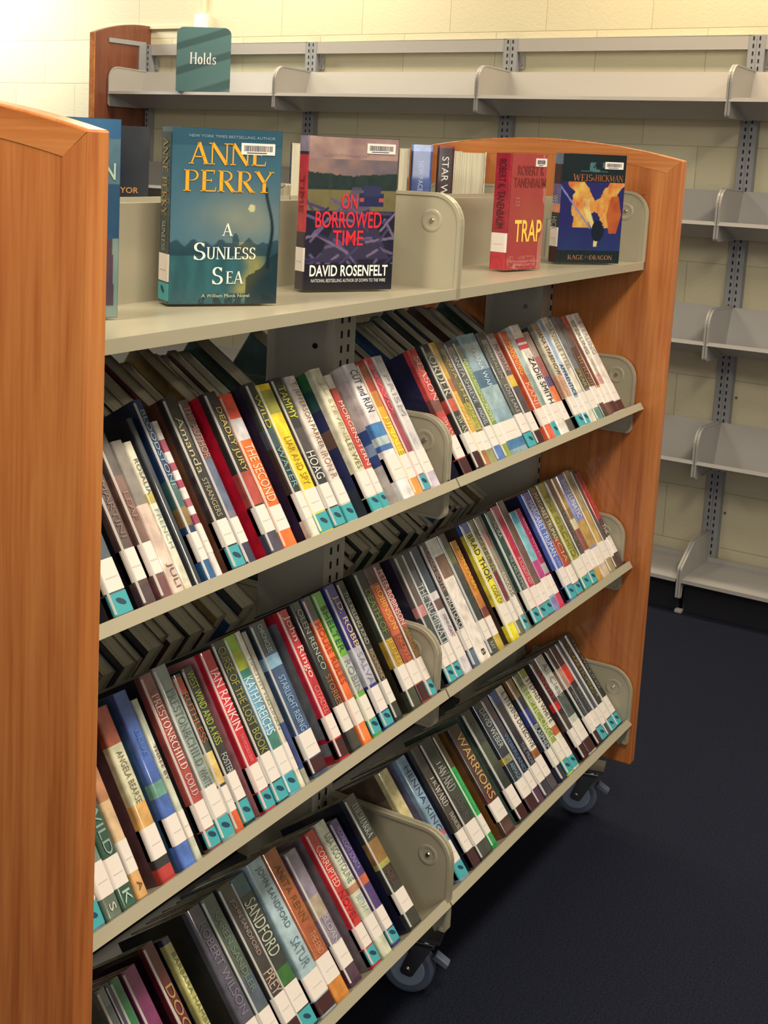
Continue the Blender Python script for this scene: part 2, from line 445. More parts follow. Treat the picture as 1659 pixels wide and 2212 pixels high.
# plinth and casters
mb = MB(); mb.box(.0, .035, .125, 2*W, 2*YC-.035, .2); mb.build('plinth', BLACKMET, cart, bevel=.002)
def caster(x, y, rz):
    c = thing('caster', '', 'x'); del c['label']; del c['category']
    c.parent = cart; c.location = (x, y, 0); c.rotation_euler = (0, 0, rz)
    mb = MB(); mb.box(-.03, -.03, .118, .03, .03, .125); mb.cyl((0, 0), .018, .1, .118, 'z', 16); mb.build('swivel_plate', STEEL, c)
    mb = MB(); mb.prism(rounded([(-.018, .108, .004), (.02, .108, .004), (.045, .04, .008), (.02, .035, .008)]), .018, .0205, 'x'); mb.prism(rounded([(-.018, .108, .004), (.02, .108, .004), (.045, .04, .008), (.02, .035, .008)]), -.0205, -.018, 'x')
    mb.box(-.0205, -.018, .1, .0205, .02, .109); mb.build('fork', STEEL, c, bevel=.001)
    mb = MB(); mb.cyl((.03, .048), .048, -.015, .015, 'x', 32); mb.build('wheel', RUBBER, c, bevel=.006)
    mb = MB(); mb.cyl((.03, .048), .033, -.0165, .0165, 'x', 28); mb.build('wheel_disc', PLASTIC, c, bevel=.002)
    mb = MB(); mb.cyl((.03, .048), .006, -.024, .024, 'x', 14); mb.build('axle', STEEL, c)
    mb = MB(); mb.prism([(-.045, .07), (-.02, .085), (-.012, .075), (-.04, .06)], -.01, .01, 'x'); mb.build('brake_lever', RUBBER, c, bevel=.002)
for cx in (.06, W+.10, 2*W+.015):
    caster(cx, .03, .25); caster(cx, 2*YC-.03, math.pi+.2)

# ---------------------------------------------------------------- wall shelving
ws = thing('wall_shelving', 'empty grey metal wall shelving with slotted posts along the block wall', 'shelving', mat=WM)
# wall frame: y positive goes into the wall, so "out" is -y
WL = [1.7431, 1.3408, .9396, .5312, .1256]
BAYS = range(0, 5)
for k in range(0, 6):
    x = k*W
    mb = MB(); hw = .028
    for s0, s1 in ((-hw, -.0012), (.0012, hw))[k == 0:]:
        mb.box(x+s0, 0, .02, x+s1, .003, 1.966); 
    if k: mb.box(x-hw, 0, .02, x-hw+.002, .032, 1.966)
    mb.box(x+hw-.002, 0, .02, x+hw, .032, 1.966); mb.box(x-.0012, .001, .02, x+.0012, .004, 1.966)
    po = mb.build('post', POSTGREY, ws, bevel=.0012)
    for dx in (-.0105, .0105)[k == 0:]: slots(po, x, -.0006, .12, 1.955, dx)
    # wall tie on the post flank
    mb = MB(); mb.box(x+hw, .028, 1.855, x+hw+.022, .032, 1.905); mb.build('wall_tie', WALLGREY, po)
    mb = MB()
    for z in (1.87, .72, .3): mb.cyl((x+hw+.012, z), .004, .022, .03, 'y', 12)
    mb.build('anchor_bolt', STEEL, po)
wbr = None
for b in BAYS:
    x0 = b*W; x1 = x0+W
    mb = MB(); mb.box(x0+.028, .001, 1.918, x1-.028, .004, 1.966); mb.box(x0+.028, .001, 1.918, x1-.028, .03, 1.92); mb.box(x0+.028, .001, 1.964, x1-.028, .03, 1.966)
    mb.build('top_rail', WALLGREY, ws, bevel=.001)
    for i, z in enumerate(WL):
        d = .252 if i < 4 else .30
        o = shelf_mesh(x0+.004, x1-.004, (-d, z), math.radians(17) if i < 4 else 0, .205 if i < 4 else d-.014, .166 if i < 4 else .012, .013, WALLGREY, ws, 'shelf')
        if i < 4:
            pr = rounded([(-d-.002, z-.066, .012), (-d-.002, z+.112, .06), (-.004, z+.104, .004), (-.004, z-.066, .004)])
            dm = (-d+.055, z+.055)
        else:
            pr = rounded([(-d-.004, z-.068, .004), (-d-.004, z+.04, .02), (-.19, z+.108, .04), (-.004, z+.108, .004), (-.004, z-.02, .004), (-d+.02, z-.03, .004), (-d+.012, z-.068, .004)])
            dm = (-d+.06, z+.04)
        for xb in (x0+.0045, x1-.0045):
            bracket(ws, xb, pr, dm, -1, WALLGREY, screw=False)
        mb = MB(); mb.box(x1-.012, -d-.001, z-.016, x1-.004, -d+.012, z-.004); mb.build('shelf_clip', BLACKMET, ws)
    mb = MB(); mb.box(x0+.006, -.262, .0, x1-.006, -.02, .112); mb.build('kick_plate', BLACKMET, ws, bevel=.002)
    mb = MB(); mb.box(x1-.012, -.285, 0, x1+.012, -.262, .012); mb.build('levelling_foot', WALLGREY, ws, bevel=.002)
# oak end panel of the wall run
prof, _ = panel_prof(-.335, .335, .02, 1.992, 2.05)
half = [p for p in prof if p[0] <= .001]
half = [(p[0], p[1]) for p in half]+[(.033, 2.05), (.033, .02)]
mb = MB(); mb.prism(half, -.031, -.003, 'x'); ep = mb.build('end_panel', OAK_SHADED, ws, bevel=.002)
mb = MB(); mb.box(-.0315, -.338, .02, -.0025, -.333, 1.99); mb.build('edge_band', OAKH, ep)
mb = MB(); mb.box(-.003, -.25, 1.955, .003, -.004, 1.975); mb.box(-.003, -.05, 1.84, .004, -.004, 1.965); mb.build('panel_bracket', POSTGREY, ws, bevel=.001)

# raceway on the block wall above the shelving
rw = thing('cable_raceway', 'cream cable raceway with a small white junction box on the block wall', 'raceway', mat=WM)
mb = MB(); mb.box(.304, -WOUT-.014, 2.07, .322, -WOUT, 2.8); mb.build('vertical_duct', CREAMPL, rw, bevel=.002)
mb = MB(); mb.box(-.3, -WOUT-.012, 2.036, .30, -WOUT, 2.054); mb.build('horizontal_duct', CREAMPL, rw, bevel=.002)
mb = MB(); mb.box(.272, -WOUT-.03, 2.03, .335, -WOUT, 2.095); mb.build('junction_box', WHITEPL, rw, bevel=.003)

# ---------------------------------------------------------------- lettering
JOBS = []
def serif_glyphs():
    def arc(cx, cy, rx, ry, a0, a1, n=10): return [(cx+rx*math.cos(math.radians(a0+(a1-a0)*k/n)), cy+ry*math.sin(math.radians(a0+(a1-a0)*k/n))) for k in range(n+1)]
    T_, t_ = .15, .06
    g = {}
    # each glyph: width, strokes [(points, w0, w1)], serifs [(x, y, half)]
    g['A'] = (.8, [([(.08, 0), (.40, 1)], t_, t_), ([(.40, 1), (.74, 0)], T_, T_), ([(.2, .34), (.62, .34)], .05, .05)], [(.08, 0, .11), (.74, 0, .14)])
    g['N'] = (.86, [([(.12, 0), (.12, 1)], t_, t_), ([(.12, 1), (.76, 0)], T_, T_), ([(.76, 0), (.76, 1)], t_, t_)], [(.12, 0, .12), (.06, 1, .09), (.76, 1, .12)])
    g['E'] = (.66, [([(.16, 0), (.16, 1)], T_, T_), ([(.1, .97), (.58, .97)], t_, t_), ([(.16, .52), (.46, .52)], .05, .05), ([(.1, .03), (.62, .03)], t_, t_), ([(.58, 1), (.56, .8)], .05, .02), ([(.62, 0), (.66, .22)], .05, .02), ([(.46, .44), (.46, .6)], .03, .03)], [(.12, 0, .1), (.12, 1, .1)])
    g['F'] = (.6, [([(.16, 0), (.16, 1)], T_, T_), ([(.1, .97), (.56, .97)], t_, t_), ([(.16, .52), (.44, .52)], .05, .05), ([(.56, 1), (.54, .8)], .05, .02)], [(.16, 0, .14), (.12, 1, .1)])
    bowl = [(.16, .97)]+arc(.34, .74, .24, .23, 90, -90, 12)+[(.16, .51)]
    g['P'] = (.64, [([(.16, 0), (.16, 1)], T_, T_), (bowl, .06, .06)], [(.16, 0, .15), (.12, 1, .1)])
    g['R'] = (.74, [([(.16, 0), (.16, 1)], T_, T_), (bowl, .06, .06), ([(.34, .5), (.68, 0)], T_, T_)], [(.16, 0, .14), (.12, 1, .1), (.7, 0, .1)])
    g['Y'] = (.76, [([(.08, 1), (.4, .46)], T_, T_), ([(.7, 1), (.4, .46)], t_, t_), ([(.4, .48), (.4, 0)], T_, T_)], [(.08, 1, .12), (.7, 1, .11), (.4, 0, .15)])
    g['S'] = (.58, [(arc(.3, .74, .2, .235, 20, 250, 14)+[(.3, .5)]+arc(.29, .26, .23, .235, 75, -165, 16), .09, .09), ([(.5, .98), (.5, .74)], .03, .03), ([(.06, .02), (.06, .28)], .03, .03)], [])
    g['U'] = (.8, [([(.16, 1), (.16, .3)]+arc(.4, .28, .24, .26, 180, 360, 14)+[(.66, 1)], .1, .08)], [(.16, 1, .14), (.66, 1, .11)])
    g['L'] = (.6, [([(.16, 0), (.16, 1)], T_, T_), ([(.1, .03), (.58, .03)], t_, t_), ([(.57, 0), (.6, .24)], .05, .02)], [(.16, 1, .14), (.12, 0, .1)])
    g['H'] = (.84, [([(.16, 0), (.16, 1)], T_, T_), ([(.68, 0), (.68, 1)], T_, T_), ([(.16, .52), (.68, .52)], .05, .05)], [(.16, 0, .14), (.16, 1, .14), (.68, 0, .14), (.68, 1, .14)])
    g['I'] = (.34, [([(.17, 0), (.17, 1)], T_, T_)], [(.17, 0, .14), (.17, 1, .14)])
    g['D'] = (.8, [([(.16, 0), (.16, 1)], T_, T_), ([(.16, .97)]+arc(.34, .5, .38, .47, 90, -90, 16)+[(.16, .03)], .08, .08)], [(.14, 0, .12), (.14, 1, .12)])
    g['O'] = (.84, [(arc(.42, .5, .34, .47, 0, 360, 28), .1, .1)], [])
    g['C'] = (.74, [(arc(.42, .5, .34, .47, 40, 320, 22), .1, .1), ([(.69, .98), (.69, .72)], .03, .03)], [])
    g['G'] = (.82, [(arc(.42, .5, .34, .47, 40, 330, 22), .1, .1), ([(.69, .98), (.69, .72)], .03, .03), ([(.7, .02), (.7, .42)], .12, .12)], [(.68, .42, .13)])
    g['M'] = (1., [([(.12, 0), (.14, 1)], t_, t_), ([(.14, 1), (.48, .1)], T_, T_), ([(.48, .1), (.84, 1)], t_, t_), ([(.84, 1), (.86, 0)], T_, T_)], [(.12, 0, .11), (.86, 0, .13), (.1, 1, .09), (.88, 1, .09)])
    g['W'] = (1.1, [([(.06, 1), (.3, 0)], T_, T_), ([(.3, 0), (.54, .9)], t_, t_), ([(.54, .9), (.78, 0)], T_, T_), ([(.78, 0), (1.02, 1)], t_, t_)], [(.06, 1, .12), (1.02, 1, .1)])
    g['K'] = (.8, [([(.16, 0), (.16, 1)], T_, T_), ([(.68, 1), (.2, .42)], t_, t_), ([(.34, .58), (.72, 0)], T_, T_)], [(.16, 0, .14), (.16, 1, .14), (.68, 1, .11), (.74, 0, .1)])
    g['T'] = (.7, [([(.35, 0), (.35, 1)], T_, T_), ([(.04, .97), (.66, .97)], t_, t_), ([(.04, 1), (.06, .78)], .05, .02), ([(.66, 1), (.64, .78)], .05, .02)], [(.35, 0, .15)])
    g['&'] = (.8, [(arc(.34, .76, .17, .2, -40, 220, 14)+[(.7, .02)], .08, .1), (arc(.32, .27, .25, .25, 110, 350, 14)+[(.68, .5)], .09, .05)], [])
    g['.'] = (.22, [([(.06, .06), (.16, .06)], .11, .11)], [])
    g['J'] = (.44, [([(.26, 1), (.26, .12)]+arc(.14, .12, .12, .16, 0, -120, 6), .13, .08)], [(.26, 1, .14)])
    g['V'] = (.78, [([(.08, 1), (.4, 0)], T_, T_), ([(.4, 0), (.7, 1)], t_, t_)], [(.08, 1, .12), (.7, 1, .1)])
    g['o'] = (.54, [(arc(.27, .31, .19, .29, 0, 360, 20), .11, .11)], [])
    g['l'] = (.3, [([(.15, 0), (.15, 1)], .13, .13)], [(.15, 0, .12), (.1, .99, .06)])
    g['d'] = (.58, [(arc(.26, .31, .17, .28, 0, 360, 20), .1, .1), ([(.43, 0), (.43, 1)], .13, .13)], [(.46, 0, .08), (.37, .99, .06)])
    g['s'] = (.44, [(arc(.23, .46, .13, .14, 20, 250, 10)+arc(.22, .16, .15, .14, 75, -165, 12), .08, .08), ([(.37, .6), (.37, .46)], .02, .02), ([(.06, .0), (.06, .16)], .02, .02)], [])
    return g
GL = serif_glyphs()
def serif_text(txt, mb, x=0, y=0, size=1.0, gap=.05, bold=1.0, col=(1, 1, 1), z=0):
    for ch in txt:
        if ch == ' ': x += .35*size; continue
        wd, st, sf = GL[ch]
        for pts, w0, w1 in st:
            n = len(pts); L = []
            for i, p in enumerate(pts):
                a = Vector(pts[max(0, i-1)]); b = Vector(pts[min(n-1, i+1)])
                if ch == 'O' or ch == 'o' or (n == 29):
                    if i == 0 or i == n-1: a, b = Vector(pts[-2]), Vector(pts[1])
                d = (b-a); d = d.normalized() if d.length > 1e-6 else Vector((1, 0))
                nn = Vector((-d.y, d.x)); w_ = w0+(w1-w0)*i/max(1, n-1)
                if n > 8: w_ *= (.45+.95*abs(d.y))          # contrast on round strokes
                w_ *= bold
                L.append((Vector(p)+nn*w_/2, Vector(p)-nn*w_/2))
            for i in range(n-1):
                q = [L[i][0], L[i+1][0], L[i+1][1], L[i][1]]
                mb.quad([(x+p.x*size, y+p.y*size, z) for p in q], col)
        for sx, sy, h in sf:
            y0 = sy if sy < .5 else sy-.045
            mb.quad([(x+(sx-h)*size, y+y0*size, z), (x+(sx+h)*size, y+y0*size, z), (x+(sx+h)*size, y+(y0+.045)*size, z), (x+(sx-h)*size, y+(y0+.045)*size, z)], col)
        x += (wd+gap)*size
    return x

def board(s):
    # side board: 'base' or 'base|from,to,colour;...'
    if '|' not in s: return A(s)
    b, z = s.split('|')
    return [A(b)]+[(float(q.split(',')[0]), float(q.split(',')[1]), A(q.split(',')[2])) for q in z.split(';')]
def lettering(parent, txt, frame, length, height, col, name='lettering', bold=.0):
    # frame: 4x4 local matrix; text runs along +x of the frame, centred on its origin
    JOBS.append((parent, txt, frame, length, height, col, name, bold))
def flush_lettering():
    tmp = {}
    for (_, txt, *_r) in JOBS:
        bold = _r[-1]
        if txt.startswith('^') or (txt, bold) in tmp: continue
        cu = bpy.data.curves.new('t', 'FONT'); cu.body = txt; cu.size = 1; cu.offset = bold; cu.resolution_u = 3
        o = bpy.data.objects.new('t', cu); COL.objects.link(o); tmp[(txt, bold)] = o
    bpy.context.view_layer.update()
    dg = bpy.context.evaluated_depsgraph_get()
    meshes = {}
    for k, o in tmp.items():
        me = bpy.data.meshes.new_from_object(o.evaluated_get(dg))
        meshes[k] = ([tuple(v.co) for v in me.vertices], [tuple(p.vertices) for p in me.polygons])
        bpy.data.meshes.remove(me)
    for o in tmp.values():
        cu = o.data; bpy.data.objects.remove(o); bpy.data.curves.remove(cu)
    for parent, txt, fr, Ln, H, col, name, bold in JOBS:
        if txt.startswith('^'):
            m2 = MB(); serif_text(txt[1:], m2, gap=.06); vv, ff = m2.v, m2.f
        else: vv, ff = meshes[(txt, bold)]
        if not vv: continue
        x0 = min(v[0] for v in vv); x1 = max(v[0] for v in vv); y0 = min(v[1] for v in vv); y1 = max(v[1] for v in vv)
        sx = Ln/(x1-x0); sy = H/(y1-y0)
        if sx > 1.5*sy: sx = 1.5*sy
        if sy > 2.6*sx: sy = 2.6*sx
        mb = MB()
        mb.v = [tuple(fr @ Vector(((v[0]-(x0+x1)/2)*sx, (v[1]-(y0+y1)/2)*sy, 0))) for v in vv]
        mb.f = list(ff); mb.c = [col]*len(ff)
        me = bpy.data.meshes.new(name); me.from_pydata(mb.v, [], mb.f)
        at = me.color_attributes.new('Col', 'FLOAT_COLOR', 'CORNER')
        at.data.foreach_set('color', [col[0], col[1], col[2], 1.0]*sum(len(f) for f in mb.f))
        me.materials.append(INK)
        o = bpy.data.objects.new(name, me); COL.objects.link(o); o.parent = parent

# ---------------------------------------------------------------- books
# local frame of a book: x across the spine, y from spine to fore-edge, z up
def case_profile(w, d, rc, off=0):
    p = [(-off, d), (-off, .012), (-off, rc)]
    for k in range(1, 5):
        t = math.pi+math.pi/2*k/5; p.append((rc+(rc+off)*math.cos(t), rc+(rc+off)*math.sin(t)))
    p.append((rc, -off)); p.append((w-rc, -off))
    for k in range(1, 5):
        t = 1.5*math.pi+math.pi/2*k/5; p.append((w-rc+(rc+off)*math.cos(t), rc+(rc+off)*math.sin(t)))
    p += [(w+off, rc), (w+off, .012), (w+off, d)]
    return p
def cover_mesh(w, d, h, base, left, right, bands, parent, mat_=None):
    rc = min(.0045, w*.3); th = .0022
    pr = case_profile(w, d, rc); pi = case_profile(w, d, rc, -th)
    zs = sorted({0, h}|{h*(1-f) for b in list(bands)+(left[1:] if isinstance(left, list) else []) for f in b[:2]})
    mb = MB(); n = len(pr)
    for z in zs: mb.v += [(p[0], p[1], z) for p in pr]
    def colr(k, zm):
        if k == 0:
            if isinstance(left, list):
                for f0, f1, c in left[1:]:
                    if f0 <= 1-zm/h <= f1: return c
                return left[0]
            return left
        if k >= n-2: return right
        f = 1-zm/h
        for f0, f1, c in bands:
            if f0 <= f <= f1: return c
        return base
    for j in range(len(zs)-1):
        zm = (zs[j]+zs[j+1])/2
        for k in range(n-1):
            mb.f.append((j*n+k, j*n+k+1, (j+1)*n+k+1, (j+1)*n+k)); mb.c.append(colr(k, zm))
    b = len(mb.v)
    for z in (0, h): mb.v += [(p[0], p[1], z) for p in pi]
    J = len(zs)-1
    inner = (.5, .47, .4)
    for k in range(n-1):
        mb.f.append((b+k, b+n+k, b+n+k+1, b+k+1)); mb.c.append(inner)
        mb.f.append((k, b+k, b+k+1, k+1)); mb.c.append(colr(k, .001))
        mb.f.append((J*n+k, J*n+k+1, b+n+k+1, b+n+k)); mb.c.append(colr(k, h-.001))
    for k in (0, n-1):
        for j in range(J):
            pass
        mb.f.append((k, J*n+k, b+n+k, b+k)) if J == 1 else mb.f.append(tuple([j*n+k for j in range(J+1)]+[b+n+k, b+k]))
        mb.c.append((left[0] if isinstance(left, list) else left) if k == 0 else right)
    return mb.build('cover', mat_ or JACKET, parent)
def wrap(w, z0, z1, parent, name, m, back=.006, off=.0005):
    rc = min(.0045, w*.3)
    pr = case_profile(w, back, rc, off)
    pr = [p for p in pr if p[1] <= .0121]
    pr[0] = (pr[0][0], back); pr[-1] = (pr[-1][0], back)
    mb = MB(); n = len(pr)
    for z in (z0, z1): mb.v += [(p[0], p[1], z) for p in pr]
    for k in range(n-1): mb.f.append((k, k+1, n+k+1, n+k)); mb.c.append((1, 1, 1))
    return mb.build(name, m, parent)
def spine_frame(w, zc, off=.0011):
    # text x -> -z, text y -> +x, lying on the spine plane
    f = Matrix.Identity(4)
    f[0][0], f[1][0], f[2][0] = 0, 0, -1
    f[0][1], f[1][1], f[2][1] = 1, 0, 0
    f[0][2], f[1][2], f[2][2] = 0, -1, 0
    f.translation = (w/2, -off, zc)
    return f
LR = random.Random(5)
def make_book(label, M_, w, d, h, base, left, bands=(), texts=(), lab=0, sticker=0, group=None, name='book', right=None, cat='book', film=False):
    t = thing(name, label, cat, mat=M_, group=group)
    cover_mesh(w, d, h, base, left, right or base, bands, t)
    mb = MB(); mb.box(.0026, .0035, .003, w-.0026, d-.004, h-.003); mb.build('page_block', PAGES, t)
    if lab:
        lo = LR.uniform(.027, .034); hi = lo+LR.uniform(.034, .040)
        l_ = wrap(w, lo, hi, t, 'spine_label', LABEL)
        mb = MB(); zc = (lo+hi)/2-.003
        mb.box(w*.2, -.0009, zc-.0008, w*.8, -.0005, zc+.0008); mb.build('call_number', SMUDGE, l_)
    if sticker:
        s = wrap(w, .004, (lo-.002) if lab else .03, t, 'genre_sticker', TEAL if sticker == 't' else DRED, back=.003)
        if sticker == 't':
            mb = MB(); pts = []
            rx, rz = min(.008, w*.3), .0062
            c = math.cos(.5); sn = math.sin(.5)
            for k in range(18):
                a = 2*math.pi*k/18; px, pz = rx*math.cos(a), rz*.55*math.sin(a)
                pts.append((w/2+px*c+pz*sn, -.0009, .0185-px*sn+pz*c))
            mb.quad(pts); mb.build('sticker_mark', NAVY, s)
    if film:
        # jacket film fold along the spine hinge, its highlight painted as pale colour
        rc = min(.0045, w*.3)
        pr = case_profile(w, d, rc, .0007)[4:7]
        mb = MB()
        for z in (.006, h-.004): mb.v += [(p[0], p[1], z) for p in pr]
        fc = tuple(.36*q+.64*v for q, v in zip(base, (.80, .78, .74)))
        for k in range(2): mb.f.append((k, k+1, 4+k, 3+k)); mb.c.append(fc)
        mb.build('film_fold_highlight', INK, t)
    for (tx, f0, f1, hf, c) in texts:
        lettering(t, tx, spine_frame(w, h*(1-(f0+f1)/2)), h*(f1-f0), w*hf, c)
    return t
def shelf_matrix(lv, x, r):
    y, z, t, d = LEVELS[lv]; t = math.radians(t)
    e = Vector((0, math.cos(t), -math.sin(t))); u = Vector((0, math.sin(t), math.cos(t)))
    p = Vector((x, y, z))+e*(.0105+r)-u*.0024
    m = Matrix.Identity(4)
    for i in range(3): m[i][0] = (1, 0, 0)[i]; m[i][1] = e[i]; m[i][2] = u[i]
    m.translation = p
    return m
ROWN = {1: 'upper', 2: 'middle', 3: 'lowest'}
BAYN = {0: 'left', 1: 'right'}
